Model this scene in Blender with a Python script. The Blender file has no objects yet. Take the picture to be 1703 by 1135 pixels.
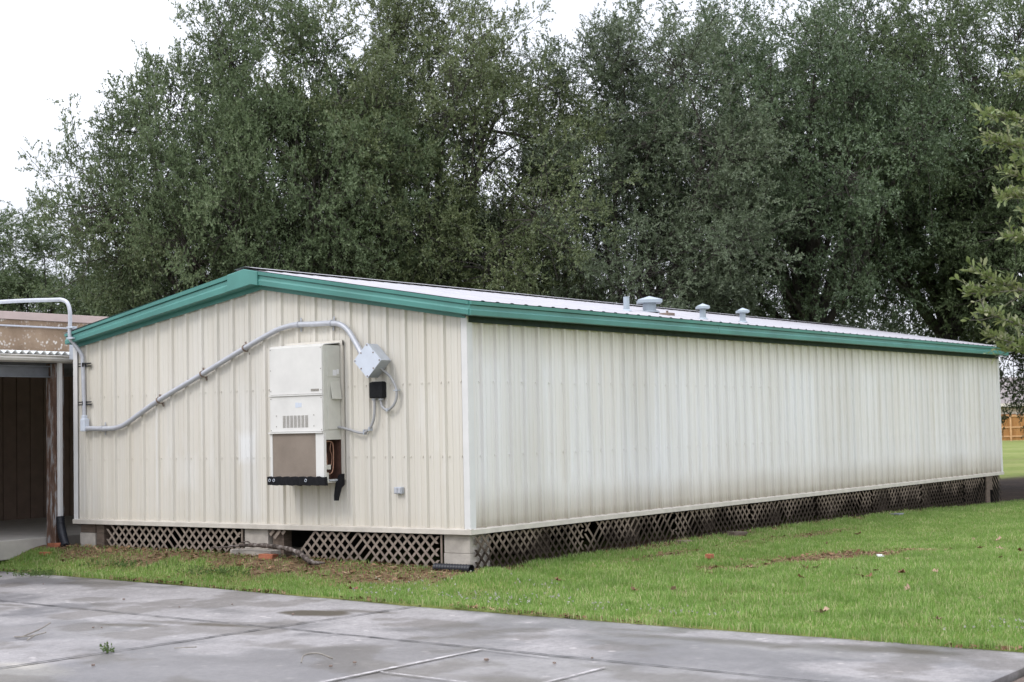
import bpy, math, random
import numpy as np
from mathutils import Matrix, Vector

C = bpy.context.scene.collection
SC = bpy.context.scene
RNG = np.random.default_rng(7)
random.seed(7)

# ------------------------------------------------------------------ helpers
def new_obj(name, mesh, parent=None, mat=None):
    o = bpy.data.objects.new(name, mesh)
    C.objects.link(o)
    if parent is not None:
        o.parent = parent
    if mat is not None and mesh is not None:
        mesh.materials.append(mat)
    return o

def tag(o, label=None, cat=None, group=None, kind=None):
    if label: o['label'] = label
    if cat: o['category'] = cat
    if group: o['group'] = group
    if kind: o['kind'] = kind
    return o

def thing(name, loc, label, cat, group=None):
    o = bpy.data.objects.new(name, None)
    C.objects.link(o)
    o.location = loc
    o.empty_display_size = 0.2
    return tag(o, label, cat, group)

def arr_mesh(name, verts, faces):
    """mesh from an (N,3) array and an (M,k) index array, fast"""
    verts = np.ascontiguousarray(verts, dtype=np.float32)
    faces = np.ascontiguousarray(faces, dtype=np.int32)
    me = bpy.data.meshes.new(name)
    n, k = faces.shape
    me.vertices.add(len(verts)); me.vertices.foreach_set('co', verts.ravel())
    me.loops.add(n * k); me.loops.foreach_set('vertex_index', faces.ravel())
    me.polygons.add(n)
    me.polygons.foreach_set('loop_start', np.arange(0, n * k, k, dtype=np.int32))
    me.update(calc_edges=True)
    return me

class MB:
    """collects shapes into one mesh"""
    def __init__(self, base=(0, 0, 0)):
        self.v = []; self.f = []; self.s = []; self.base = np.array(base, float)
    def add(self, vs, fs, smooth=False):
        o = len(self.v)
        self.v += [tuple(float(c) for c in q) for q in vs]
        self.f += [tuple(i + o for i in q) for q in fs]
        self.s += [smooth] * len(fs)
        return self
    def box(self, x0, x1, y0, y1, z0, z1, bev=0.0):
        if bev <= 0:
            vs = [(x, y, z) for z in (z0, z1) for y in (y0, y1) for x in (x0, x1)]
            return self.add(vs, [(0, 2, 3, 1), (4, 5, 7, 6), (0, 1, 5, 4), (2, 6, 7, 3), (0, 4, 6, 2), (1, 3, 7, 5)])
        import bmesh
        bm = bmesh.new(); bmesh.ops.create_cube(bm, size=1)
        for q in bm.verts:
            q.co.x = x0 + (q.co.x + .5) * (x1 - x0); q.co.y = y0 + (q.co.y + .5) * (y1 - y0); q.co.z = z0 + (q.co.z + .5) * (z1 - z0)
        bmesh.ops.bevel(bm, geom=bm.edges[:], offset=bev, segments=2, affect='EDGES', profile=.6)
        bm.verts.index_update()
        self.add([q.co for q in bm.verts], [[q.index for q in f.verts] for f in bm.faces])
        bm.free(); return self
    def obox(self, c, ax, ay, az):
        """oriented box: centre and three half-axis vectors"""
        c, ax, ay, az = map(np.asarray, (c, ax, ay, az))
        vs = [c + sx * ax + sy * ay + sz * az for sz in (-1, 1) for sy in (-1, 1) for sx in (-1, 1)]
        return self.add(vs, [(0, 2, 3, 1), (4, 5, 7, 6), (0, 1, 5, 4), (2, 6, 7, 3), (0, 4, 6, 2), (1, 3, 7, 5)])
    def tube(self, pts, rad, n=10, caps=True, smooth=True):
        pts = np.asarray(pts, float); m = len(pts)
        rad = np.broadcast_to(np.asarray(rad, float), (m,))
        T = np.gradient(pts, axis=0); T /= np.linalg.norm(T, axis=1)[:, None] + 1e-9
        ref = np.array([0, 0, 1.]) if abs(T[0][2]) < .9 else np.array([1., 0, 0])
        u = np.cross(T[0], ref); u /= np.linalg.norm(u)
        vs = []
        for i in range(m):
            u = u - T[i] * (u @ T[i]); u /= np.linalg.norm(u) + 1e-9
            w = np.cross(T[i], u)
            for k in range(n):
                a = 2 * math.pi * k / n
                vs.append(pts[i] + rad[i] * (math.cos(a) * u + math.sin(a) * w))
        fs = [(i * n + k, i * n + (k + 1) % n, (i + 1) * n + (k + 1) % n, (i + 1) * n + k) for i in range(m - 1) for k in range(n)]
        self.add(vs, fs, smooth)
        if caps:
            self.add(vs[:n], [tuple(range(n))[::-1]]); self.add(vs[-n:], [tuple(range(n))])
        return self
    def lathe(self, c, prof, n=20, smooth=False):
        vs = []
        for r, z in prof:
            for k in range(n):
                a = 2 * math.pi * k / n
                vs.append((c[0] + r * math.cos(a), c[1] + r * math.sin(a), c[2] + z))
        m = len(prof)
        fs = [(i * n + k, i * n + (k + 1) % n, (i + 1) * n + (k + 1) % n, (i + 1) * n + k) for i in range(m - 1) for k in range(n)]
        fs += [tuple(range(n))[::-1], tuple(range((m - 1) * n, m * n))]
        return self.add(vs, fs, smooth)
    def prism(self, poly, vec):
        """closed prism over a planar polygon"""
        poly = [np.asarray(q, float) for q in poly]; vec = np.asarray(vec, float); n = len(poly)
        vs = poly + [q + vec for q in poly]
        fs = [tuple(range(n))[::-1], tuple(range(n, 2 * n))] + [(i, (i + 1) % n, n + (i + 1) % n, n + i) for i in range(n)]
        return self.add(vs, fs)
    def build(self, name, mat, parent=None):
        me = bpy.data.meshes.new(name)
        b = self.base
        me.from_pydata([(q[0] - b[0], q[1] - b[1], q[2] - b[2]) for q in self.v], [], self.f)
        me.polygons.foreach_set('use_smooth', self.s)
        import bmesh
        bm = bmesh.new(); bm.from_mesh(me); bmesh.ops.recalc_face_normals(bm, faces=bm.faces[:]); bm.to_mesh(me); bm.free()
        me.update()
        o = new_obj(name, me, parent, mat)
        return o

def smooth_path(pts, k=8):
    """Catmull-Rom through the points"""
    P = np.asarray(pts, float)
    P = np.vstack([2 * P[0] - P[1], P, 2 * P[-1] - P[-2]])
    out = []
    for i in range(1, len(P) - 2):
        for t in np.linspace(0, 1, k, endpoint=False):
            a, b, c, d = P[i - 1], P[i], P[i + 1], P[i + 2]
            out.append(.5 * (2 * b + (c - a) * t + (2 * a - 5 * b + 4 * c - d) * t * t + (3 * b - a - 3 * c + d) * t ** 3))
    out.append(P[-2])
    return np.array(out)

def S(t):
    t = np.clip(t, 0, 1); return t * t * (3 - 2 * t)

def vnoise(x, y, seed=0):
    xi = np.floor(x).astype(np.int64); yi = np.floor(y).astype(np.int64); xf = S(x - xi); yf = S(y - yi)
    def h(a, b):
        n = (a * 374761393 + b * 668265263 + seed * 974634777) & 0xffffffff
        n = ((n ^ (n >> 13)) * 1274126177) & 0xffffffff
        return ((n ^ (n >> 16)) & 0xffff) / 65535.0
    return (h(xi, yi) * (1 - xf) + h(xi + 1, yi) * xf) * (1 - yf) + (h(xi, yi + 1) * (1 - xf) + h(xi + 1, yi + 1) * xf) * yf

def fbm(x, y, s=1.0, seed=0, o=4):
    r = 0; a = .5; t = 0
    for i in range(o):
        r = r + a * vnoise(x * s * 2 ** i + 17 * i, y * s * 2 ** i - 9 * i, seed + i); t += a; a *= .5
    return r / t

def unit(a):
    return a / (np.linalg.norm(a, axis=-1, keepdims=True) + 1e-9)

# ------------------------------------------------------------------ materials
class NT:
    def __init__(self, name):
        self.m = bpy.data.materials.new(name); self.m.use_nodes = True
        self.t = self.m.node_tree; self.b = self.t.nodes['Principled BSDF']
        self.out = self.t.nodes['Material Output']
    def n(self, kind, **kw):
        q = self.t.nodes.new(kind)
        for k, v in kw.items():
            if hasattr(q, k): setattr(q, k, v)
        return q
    def l(self, a, b): self.t.links.new(a, b)
    def coord(self, scale=(1, 1, 1), which='Object'):
        tc = self.n('ShaderNodeTexCoord'); mp = self.n('ShaderNodeMapping'); mp.inputs['Scale'].default_value = scale
        self.l(tc.outputs[which], mp.inputs[0]); return mp.outputs[0]
    def noise(self, scale, detail=4, rough=.55, co=None, stretch=(1, 1, 1), which='Object'):
        q = self.n('ShaderNodeTexNoise'); q.inputs['Scale'].default_value = scale; q.inputs['Detail'].default_value = detail; q.inputs['Roughness'].default_value = rough
        self.l(co if co is not None else self.coord(stretch, which), q.inputs['Vector']); return q.outputs['Fac']
    def ramp(self, fac, stops):
        q = self.n('ShaderNodeValToRGB'); e = q.color_ramp.elements
        while len(e) < len(stops): e.new(.5)
        for el, (p, c) in zip(e, stops):
            el.position = p; el.color = (c, c, c, 1) if not isinstance(c, (tuple, list)) else (*c, 1)
        self.l(fac, q.inputs[0]); return q.outputs[0]
    def mix(self, f, a, b, mode='MIX'):
        q = self.n('ShaderNodeMix'); q.data_type = 'RGBA'; q.blend_type = mode
        for i, v in ((0, f), (6, a), (7, b)):
            s = q.inputs[i]
            if isinstance(v, bpy.types.NodeSocket): self.l(v, s)
            elif isinstance(v, (int, float)): s.default_value = v if i == 0 else (v, v, v, 1)
            else: s.default_value = (*v, 1)
        return q.outputs[2]
    def math(self, op, a, b=None):
        q = self.n('ShaderNodeMath'); q.operation = op
        for s, v in zip(q.inputs, (a, b)):
            if v is None: continue
            if isinstance(v, bpy.types.NodeSocket): self.l(v, s)
            else: s.default_value = v
        return q.outputs[0]
    def xyz(self, i, which='Object'):
        tc = self.n('ShaderNodeTexCoord'); sp = self.n('ShaderNodeSeparateXYZ'); self.l(tc.outputs[which], sp.inputs[0]); return sp.outputs[i]
    def attr(self, name):
        q = self.n('ShaderNodeAttribute'); q.attribute_name = name; return q.outputs['Fac']
    def island(self):
        return self.n('ShaderNodeNewGeometry').outputs['Random Per Island']
    def bump(self, h, strength=.3, dist=.01):
        q = self.n('ShaderNodeBump'); q.inputs['Strength'].default_value = strength; q.inputs['Distance'].default_value = dist
        self.l(h, q.inputs['Height']); self.l(q.outputs[0], self.b.inputs['Normal'])
    def col(self, c):
        if isinstance(c, bpy.types.NodeSocket): self.l(c, self.b.inputs['Base Color'])
        else: self.b.inputs['Base Color'].default_value = (*c, 1)
    def set(self, rough=None, metal=None, spec=None):
        for k, v in (('Roughness', rough), ('Metallic', metal), ('Specular IOR Level', spec)):
            if v is None: continue
            if isinstance(v, bpy.types.NodeSocket): self.l(v, self.b.inputs[k])
            else: self.b.inputs[k].default_value = v

def simple(name, col, rough=.6, metal=0., var=.12, scale=6., spec=.4, bump=0.0, stretch=(1, 1, 1)):
    t = NT(name); f = t.noise(scale, 5, .6, stretch=stretch)
    lo = tuple(c * (1 - var) for c in col); hi = tuple(min(1, c * (1 + var)) for c in col)
    t.col(t.ramp(f, [(.3, lo), (.7, hi)])); t.set(rough, metal, spec)
    if bump: t.bump(t.noise(scale * 6, 4, .6, stretch=stretch), bump, .01)
    return t.m

M = {}
def wall_mat(name, cream, white, longside):
    """weathered cream ribbed steel with chalked and mildewed patches"""
    t = NT(name)
    streak = t.noise(1.0, 5, .62, stretch=(5, 5, .22))
    big = t.noise(.35, 3, .5)
    fine = t.noise(1.0, 4, .65, stretch=(38, 38, .5))
    z = t.xyz(2)
    f = t.mix(.45, streak, big)
    base = t.mix(t.ramp(f, [(.38, 0.), (.62, 1.)]), cream, white)
    if longside:
        # algae-tinted runs that start at the bottom edge and die out at uneven heights
        h = t.math('ADD', t.math('MULTIPLY', streak, .62), t.math('MULTIPLY', fine, .30))
        q = t.math('SUBTRACT', h, t.math('MULTIPLY', z, .80))
        low = t.ramp(q, [(.0, 0.), (.42, .95)])
        base = t.mix(t.math('MULTIPLY', low, .8), base, (.50, .445, .37))
        q2 = t.math('SUBTRACT', h, t.math('MULTIPLY', t.math('SUBTRACT', 2.66, z), .75))
        base = t.mix(t.ramp(q2, [(.05, 0.), (.5, .8)]), base, (.60, .55, .44))
        low2 = t.ramp(t.math('SUBTRACT', t.math('MULTIPLY', fine, .7), t.math('MULTIPLY', z, 1.9)), [(.0, 0.), (.30, .85)])
        base = t.mix(low2, base, (.25, .225, .165))
        # browner splash runs of uneven length near the base
        spl = t.math('SUBTRACT', t.math('ADD', t.math('MULTIPLY', t.noise(1.0, 5, .6, stretch=(1.1, 1.1, .3)), .9), t.math('MULTIPLY', fine, .35)), t.math('MULTIPLY', z, 1.25))
        base = t.mix(t.ramp(spl, [(.05, 0.), (.6, .50)]), base, (.40, .35, .285))
    else:
        chalk = t.ramp(t.noise(1.0, 5, .6, stretch=(2.2, 2.2, .5)), [(.60, 0.), (.70, .45)])
        base = t.mix(chalk, base, (.72, .70, .665))
        y = t.xyz(1)
        def rub(cy, w, cz, h, amt):       # a rubbed, chalky place with ragged borders
            a = t.math('ABSOLUTE', t.math('DIVIDE', t.math('SUBTRACT', y, cy), w)); b = t.math('ABSOLUTE', t.math('DIVIDE', t.math('SUBTRACT', z, cz), h))
            q = t.math('SUBTRACT', t.math('ADD', t.math('MULTIPLY', fine, .6), t.math('MULTIPLY', big, .9)), t.math('MAXIMUM', a, b))
            return t.math('MULTIPLY', t.ramp(q, [(-.0, 0.), (.45, 1.)]), amt)
        base = t.mix(rub(3.72, .26, .9, 1.3, .55), base, (.74, .73, .71))
        base = t.mix(rub(3.78, .24, 1.08, .30, .8), base, (.78, .78, .78))
        base = t.mix(rub(4.95, .35, .75, .4, .35), base, (.74, .73, .71))
        base = t.mix(rub(5.56, .07, 1.0, 1.2, .6), base, (.76, .75, .74))
        low = t.ramp(t.math('SUBTRACT', t.math('MULTIPLY', fine, .5), z), [(.0, 0.), (.35, .5)])
        base = t.mix(low, base, (.52, .46, .36))
    dirt = t.ramp(fine, [(.30, .86), (.55, 1.0)])
    base = t.mix(.55, base, dirt, 'MULTIPLY')
    # each sheet of cladding has faded a little differently
    fl = t.math('FLOOR', t.math('DIVIDE', t.math('ADD', t.xyz(0 if longside else 1), .14), .915)); wn = t.n('ShaderNodeTexWhiteNoise'); wn.noise_dimensions = '1D'; t.l(fl, wn.inputs['W'])
    base = t.mix(1.0, base, t.ramp(wn.outputs['Value'], [(0., .94), (1., 1.03)]), 'MULTIPLY')
    t.col(base); t.set(.42, 0., .35)
    t.bump(t.noise(2.2, 2, .5), .12, .02)
    return t.m

def build_materials():
    M['gable'] = wall_mat('cream_ribbed_steel', (.62, .578, .505), (.655, .625, .57), False)
    M['long'] = wall_mat('chalked_ribbed_steel', (.705, .67, .63), (.775, .765, .775), True)
    M['trimwhite'] = simple('white_corner_steel', (.66, .65, .645), .4, 0, .06, 3)
    M['trimcream'] = simple('cream_base_steel', (.53, .49, .435), .45, 0, .12, 5)
    M['green'] = simple('green_painted_steel', (.074, .235, .208), .42, 0, .16, 1.6, .45)
    M['roof'] = simple('pale_roof_steel', (.38, .37, .395), .55, 0, .10, 2.0, .25)
    M['galv'] = simple('galvanised_steel', (.47, .50, .55), .42, .35, .10, 9)
    M['vent'] = simple('vent_steel', (.37, .42, .47), .45, .25, .08, 7)
    M['conduit'] = simple('grey_conduit', (.46, .47, .51), .42, .15, .08, 12)
    M['flex'] = simple('grey_flexible_conduit', (.33, .33, .34), .5, 0, .10, 12)
    M['boxgrey'] = simple('pale_grey_enamel', (.56, .60, .68), .4, 0, .05, 8)
    M['darkmetal'] = simple('dark_bracket', (.045, .045, .05), .5, .3, .2, 10)
    M['rust'] = simple('rusty_strap', (.22, .165, .135), .7, .2, .3, 25)
    M['ac'] = simple('beige_enamel', (.66, .645, .62), .38, 0, .05, 4)
    M['acside'] = simple('darker_beige_enamel', (.58, .57, .52), .42, 0, .08, 5)  # a little darker and yellower than the beige of the front panels
    M['black'] = simple('black_foam', (.012, .012, .014), .85, 0, .3, 30, .2, .4)
    M['blackplastic'] = simple('black_plastic', (.015, .016, .022), .38, 0, .2, 10)
    M['white'] = simple('white_paper', (.75, .75, .77), .6, 0, .05, 20)
    M['plate'] = simple('grey_plate', (.30, .28, .25), .4, .3, .25, 60)
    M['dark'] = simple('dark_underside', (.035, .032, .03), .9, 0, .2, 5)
    M['copper'] = simple('copper_tube', (.42, .24, .17), .4, .5, .2, 20)
    M['innerbrown'] = simple('rusty_cabinet', (.085, .042, .03), .7, 0, .3, 14)
    M['block'] = simple('concrete_block', (.40, .365, .325), .9, 0, .18, 7, .2, .5)
    M['pierwood'] = simple('weathered_timber', (.13, .10, .08), .85, 0, .3, 6, .2, .4, (1, 1, 6))
    M['brick'] = simple('red_brick', (.36, .13, .075), .9, 0, .25, 20, .2, .5)
    M['soffit'] = simple('brown_panel', (.21, .15, .12), .7, 0, .12, 4)
    M['cap'] = simple('mauve_flashing', (.43, .34, .31), .5, 0, .06, 3)
    M['canopy'] = simple('white_corrugated_sheet', (.70, .72, .73), .4, 0, .06, 6)
    M['gutter'] = simple('gutter_paint', (.54, .51, .47), .45, 0, .14, 4)
    M['steel'] = simple('primer_grey_steel', (.19, .20, .225), .5, .2, .15, 5)
    M['slab'] = simple('walkway_concrete', (.40, .375, .345), .85, 0, .12, 3, .25, .3)
    M['log'] = None
    # exposed-aggregate parapet
    t = NT('exposed_aggregate'); f = t.noise(1.6, 4, .6)
    v = t.n('ShaderNodeTexVoronoi'); v.inputs['Scale'].default_value = 15; t.l(t.coord(), v.inputs[0])
    w = t.ramp(v.outputs['Distance'], [(.16, 1.), (.42, 0.)])
    gate = t.ramp(t.noise(3.2, 4, .6), [(.44, 0.), (.62, 1.)])
    base = t.ramp(f, [(.3, (.20, .145, .095)), (.5, (.27, .195, .135)), (.72, (.35, .26, .18))])
    base = t.mix(t.math('MULTIPLY', w, gate), base, (.72, .68, .63))
    t.col(base); t.set(.9, 0, .2); t.bump(w, .4, .01); M['aggregate'] = t.m
    # peeling post paint
    t = NT('peeling_post'); f = t.noise(1., 6, .7, stretch=(14, 14, 2.2))
    c = t.ramp(f, [(.40, (.075, .045, .035)), (.50, (.14, .085, .06)), (.56, (.24, .23, .23)), (.7, (.33, .33, .35))])
    t.col(c); t.set(.8, 0, .2); t.bump(f, .5, .01); M['post'] = t.m
    # lattice: bleached thin timber splashed with mud from below
    for nm, a, mud in (('lattice_clean', (.25, .205, .17), .28), ('lattice_muddy', (.22, .175, .138), 1.0)):
        t = NT(nm); g = t.noise(1., 5, .6, stretch=(9, 9, 9)); blot = t.noise(.55, 4, .6, stretch=(1.6, 1.6, 1.3)); z = t.xyz(2)
        base = t.ramp(g, [(.3, tuple(c * .72 for c in a)), (.7, tuple(min(1, c * 1.15) for c in a))])
        q = t.math('SUBTRACT', t.math('MULTIPLY', blot, 1.75), t.math('MULTIPLY', t.math('ADD', z, .62), 1.15 if mud > .5 else 2.2))
        base = t.mix(t.ramp(q, [(.20 if mud > .5 else -.1, 0.), (.52 if mud > .5 else .9, .96 if mud > .5 else .55)]), base, (.030, .022, .016))
        t.col(base); t.set(.9, 0, .15); M[nm] = t.m
    # coil mesh
    t = NT('coil_guard'); w = t.n('ShaderNodeTexWave'); w.inputs['Scale'].default_value = 60; w.bands_direction = 'Y'; t.l(t.coord(), w.inputs[0])
    w2 = t.n('ShaderNodeTexWave'); w2.inputs['Scale'].default_value = 60; w2.bands_direction = 'Z'; t.l(t.coord(), w2.inputs[0])
    f = t.noise(2.4, 4, .6); base = t.ramp(f, [(.3, (.165, .125, .095)), (.7, (.245, .195, .155))])
    ln = t.math('MULTIPLY', w.outputs['Fac'], w2.outputs['Fac'])
    t.col(t.mix(ln, base, (.36, .32, .285))); t.set(.6, .1, .3); M['coil'] = t.m
    # bark
    t = NT('oak_bark'); f = t.noise(1., 6, .65, stretch=(9, 9, 2.5))
    t.col(t.ramp(f, [(.3, (.035, .03, .026)), (.7, (.105, .095, .085))])); t.set(.95, 0, .1); t.bump(f, .6, .03); M['bark'] = t.m
    t = NT('pale_twig'); f = t.noise(7, 4, .6)
    t.col(t.ramp(f, [(.3, (.15, .13, .11)), (.7, (.30, .28, .25))])); t.set(.9, 0, .15); M['twig'] = t.m
    t = NT('grey_dead_log'); f = t.noise(1., 6, .7, stretch=(12, 12, 12))
    t.col(t.ramp(f, [(.35, (.02, .017, .015)), (.5, (.10, .08, .07)), (.70, (.34, .31, .29))])); t.set(.9, 0, .1); M['log'] = t.m
    # foliage
    def leaf(name, cols, rough, spec, trans, noise_scale=.45, last=.97):
        t = NT(name); r = t.island(); nz = t.noise(noise_scale, 3, .6)
        a = t.ramp(r, [(0., cols[0]), (.35, cols[1]), (.75, cols[2]), (last, cols[3])])
        b = t.mix(t.ramp(nz, [(.38, 0.), (.64, 1.)]), t.mix(.5, a, cols[0]), a)
        t.col(b); t.set(rough, 0, spec)
        tr = t.n('ShaderNodeBsdfTranslucent'); t.l(b, tr.inputs[0])
        mx = t.n('ShaderNodeMixShader'); mx.inputs[0].default_value = trans
        t.l(t.b.outputs[0], mx.inputs[1]); t.l(tr.outputs[0], mx.inputs[2]); t.l(mx.outputs[0], t.out.inputs[0])
        return t.m
    LEAFCOL = [(.072, .104, .046), (.104, .146, .064), (.150, .196, .092), (.19, .225, .125)]
    M['leaf_pale'] = leaf('pale_oak_leaf', [(.080, .108, .058), (.114, .150, .082), (.160, .198, .118), (.20, .23, .145)], .46, .5, .20)
    M['leaf_warm'] = leaf('olive_oak_leaf', [(.080, .106, .042), (.116, .150, .058), (.168, .200, .086), (.21, .23, .115)], .46, .5, .20)
    M['leaf_deep'] = leaf('deep_oak_leaf', [(.058, .092, .042), (.088, .132, .062), (.130, .180, .092), (.165, .21, .12)], .46, .5, .18)
    M['leaf'] = leaf('oak_leaf', LEAFCOL, .55, .35, .20)
    M['leaf_far'] = leaf('far_leaf', [(.05, .065, .04), (.07, .09, .055), (.095, .115, .072), (.13, .145, .10)], .6, .3, .15)
    M['leaf_near'] = leaf('near_leaf', [(.16, .21, .075), (.23, .28, .105), (.32, .355, .16), (.46, .45, .30)], .42, .5, .32, 2.)
    M['grassblade'] = leaf('grass_blade', [(.145, .250, .050), (.225, .375, .082), (.320, .450, .135), (.57, .54, .30)], .5, .35, .40, 1.3, .88)
    M['weedleaf'] = leaf('weed_leaf', [(.07, .12, .03), (.10, .16, .045), (.14, .20, .06), (.18, .22, .09)], .55, .3, .3, 2.)
    M['straw'] = leaf('pine_straw', [(.10, .055, .03), (.20, .115, .06), (.30, .19, .11), (.42, .30, .19)], .8, .2, .05, 2.)
    M['clover'] = leaf('clover_heads', [(.32, .31, .27), (.42, .40, .37), (.50, .47, .45), (.60, .58, .56)], .8, .2, .1, 2.)
    M['leafbrown'] = simple('dead_leaf_brown', (.17, .075, .04), .7, 0, .4, 18)
    M['leaftan'] = simple('dead_leaf_tan', (.36, .24, .17), .7, 0, .3, 18)
    # ground: soil under the grass, bare red-brown dirt and pine straw where 'dirt' is high
    t = NT('lawn_ground'); f = t.noise(3.5, 6, .65); f2 = t.noise(.30, 4, .6); d = t.attr('dirt'); mu = t.attr('mulch')
    g = t.ramp(f, [(.3, (.10, .135, .034)), (.55, (.16, .20, .05)), (.75, (.22, .24, .08))])
    g = t.mix(t.ramp(f2, [(.4, 0.), (.7, .6)]), g, (.27, .27, .11))
    dc = t.ramp(t.noise(6, 6, .7), [(.3, (.085, .05, .033)), (.55, (.17, .105, .07)), (.75, (.27, .185, .13))])
    c = t.mix(d, g, dc)
    c = t.mix(mu, c, t.ramp(t.noise(2.5, 6, .7), [(.3, (.022, .016, .013)), (.7, (.065, .045, .035))]))
    t.col(c); t.set(.95, 0, .1); t.bump(t.noise(28, 5, .7), .6, .03); M['ground'] = t.m
    # concrete pavement: 'wet', 'stain' and 'pool' come from the mesh
    t = NT('wet_concrete'); w = t.attr('wet'); st = t.attr('stain'); pool = t.attr('pool'); tone = t.attr('tone')
    f = t.noise(1.1, 6, .65); fn = t.noise(60, 4, .7)
    dry = t.ramp(f, [(.3, (.225, .210, .209)), (.7, (.325, .305, .304))])
    dry = t.mix(tone, dry, (.40, .37, .325))
    sp = t.n('ShaderNodeTexVoronoi'); sp.inputs['Scale'].default_value = 5.; t.l(t.coord(), sp.inputs[0])
    chips = t.math('MULTIPLY', t.ramp(sp.outputs['Distance'], [(.15, 1.), (.19, 0.)]), t.ramp(t.noise(2.3, 2, .5), [(.50, 0.), (.54, .8)]))
    dry = t.mix(chips, dry, (.46, .42, .41))
    dry = t.mix(.5, dry, t.ramp(fn, [(.3, .55), (.7, 1.25)]), 'MULTIPLY')
    wd = t.math('MULTIPLY', w, t.math('SUBTRACT', 1.0, t.math('MULTIPLY', pool, .80)))
    blot = t.ramp(t.noise(3.1, 7, .72), [(.34, .74), (.62, 1.08)]); dry = t.mix(.55, dry, blot, 'MULTIPLY'); dry = t.mix(.8, dry, t.ramp(t.noise(17, 5, .75), [(.30, .66), (.65, 1.18)]), 'MULTIPLY')
    c = t.mix(wd, dry, t.mix(.62, dry, (.05, .05, .062)))
    c = t.mix(st, c, (.050, .038, .022))
    t.col(c)
    ro = t.math('SUBTRACT', t.math('SUBTRACT', .62, t.math('MULTIPLY', w, .30)), t.math('MULTIPLY', pool, -.02))
    t.set(ro, 0, .5)
    t.bump(fn, .35, .008)
    M['concrete'] = t.m
    t = NT('worn_white_paint'); f = t.noise(9, 5, .7); c = t.ramp(f, [(.40, (.27, .25, .25)), (.60, (.56, .53, .53))]); t.col(c); t.set(.6, 0, .4); M['paint'] = t.m
    M['plank'] = simple('weathered_plank', (.13, .10, .085), .85, 0, .3, 5, .2, .4, (2, 14, 2))
    # fence and house in the distance
    t = NT('cedar_pickets'); br = t.noise(1., 4, .6, stretch=(9, 9, .6)); t.col(t.ramp(br, [(.3, (.30, .135, .045)), (.7, (.47, .245, .095))])); t.set(.8, 0, .2); M['fence'] = t.m
    M['fencepost'] = simple('cedar_post', (.62, .37, .19), .8, 0, .15, 4)
    M['housewall'] = simple('pink_beige_wall', (.60, .50, .44), .8, 0, .06, 2)
    M['houseroof'] = simple('grey_shingle', (.235, .205, .20), .9, 0, .15, 4)
    M['housetrim'] = simple('house_white_trim', (.72, .66, .60), .6, 0, .05, 3)
    M['glass'] = simple('window_glass', (.05, .055, .06), .12, 0, .1, 2, .6)
    M['curtain'] = simple('brown_window', (.25, .17, .15), .6, 0, .2, 3)
build_materials()

# ------------------------------------------------------------------ camera, light, sky
CAM = np.array([-15.126207, -11.521574, 1.293676])
YAW, PIT, ROL = 0.6217020563659043, 0.05495616573093833, -0.021348037887474042
def cam_axes():
    f = np.array([math.cos(PIT) * math.cos(YAW), math.cos(PIT) * math.sin(YAW), math.sin(PIT)])
    r = np.array([math.sin(YAW), -math.cos(YAW), 0.]); u = np.cross(r, f)
    c, s = math.cos(ROL), math.sin(ROL)
    return c * r + s * u, -s * r + c * u, f
r_, u_, f_ = cam_axes()
cd = bpy.data.cameras.new('camera'); cam = bpy.data.objects.new('camera', cd); C.objects.link(cam)
cam.matrix_world = Matrix(((r_[0], u_[0], -f_[0], CAM[0]), (r_[1], u_[1], -f_[1], CAM[1]), (r_[2], u_[2], -f_[2], CAM[2]), (0, 0, 0, 1)))
cd.sensor_width = 36.0; cd.lens = 36.0 * 2594.575 / 1703.0
cd.dof.use_dof = True; cd.dof.focus_distance = 20.5; cd.dof.aperture_fstop = 3.2
cd.clip_start = .1; cd.clip_end = 2000
SC.camera = cam

SUN_DIR = np.array([-.74, .24, .80]); SUN_DIR /= np.linalg.norm(SUN_DIR)      # towards the sun
sl = bpy.data.lights.new('sun', 'SUN'); sl.energy = 1.05; sl.angle = math.radians(14); sl.color = (1., .965, .90)
sun = bpy.data.objects.new('sun', sl); C.objects.link(sun)
sun.rotation_euler = Vector(-SUN_DIR).to_track_quat('-Z', 'Y').to_euler()
wd = bpy.data.worlds.new('World'); SC.world = wd; wd.use_nodes = True
t = wd.node_tree; bg = t.nodes['Background']; bg.inputs[1].default_value = .1
sky = t.nodes.new('ShaderNodeTexSky'); sky.sky_type = 'NISHITA'; sky.sun_disc = False
sky.sun_elevation = math.asin(SUN_DIR[2]); sky.sun_rotation = math.atan2(SUN_DIR[0], SUN_DIR[1])
tc = t.nodes.new('ShaderNodeTexCoord'); mp = t.nodes.new('ShaderNodeMapping'); mp.inputs['Scale'].default_value = (1.3, 1.3, 3.2)
t.links.new(tc.outputs['Generated'], mp.inputs[0])
nz = t.nodes.new('ShaderNodeTexNoise'); nz.inputs['Scale'].default_value = 2.1; nz.inputs['Detail'].default_value = 7; nz.inputs['Roughness'].default_value = .55
t.links.new(mp.outputs[0], nz.inputs['Vector'])
rp = t.nodes.new('ShaderNodeValToRGB'); e = rp.color_ramp.elements
e[0].position = .30; e[0].color = (.68, .68, .68, 1); e[1].position = .55; e[1].color = (1, 1, 1, 1)
t.links.new(nz.outputs['Fac'], rp.inputs[0])
mx = t.nodes.new('ShaderNodeMix'); mx.data_type = 'RGBA'
t.links.new(rp.outputs[0], mx.inputs[0]); t.links.new(sky.outputs[0], mx.inputs[6]); mx.inputs[7].default_value = (21.0, 21.7, 23.8, 1)
sx = t.nodes.new('ShaderNodeSeparateXYZ'); t.links.new(tc.outputs['Generated'], sx.inputs[0])
mr = t.nodes.new('ShaderNodeMapRange'); mr.inputs['From Min'].default_value = 0; mr.inputs['From Max'].default_value = 1; mr.inputs['To Min'].default_value = .42; mr.inputs['To Max'].default_value = 1.15
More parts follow.
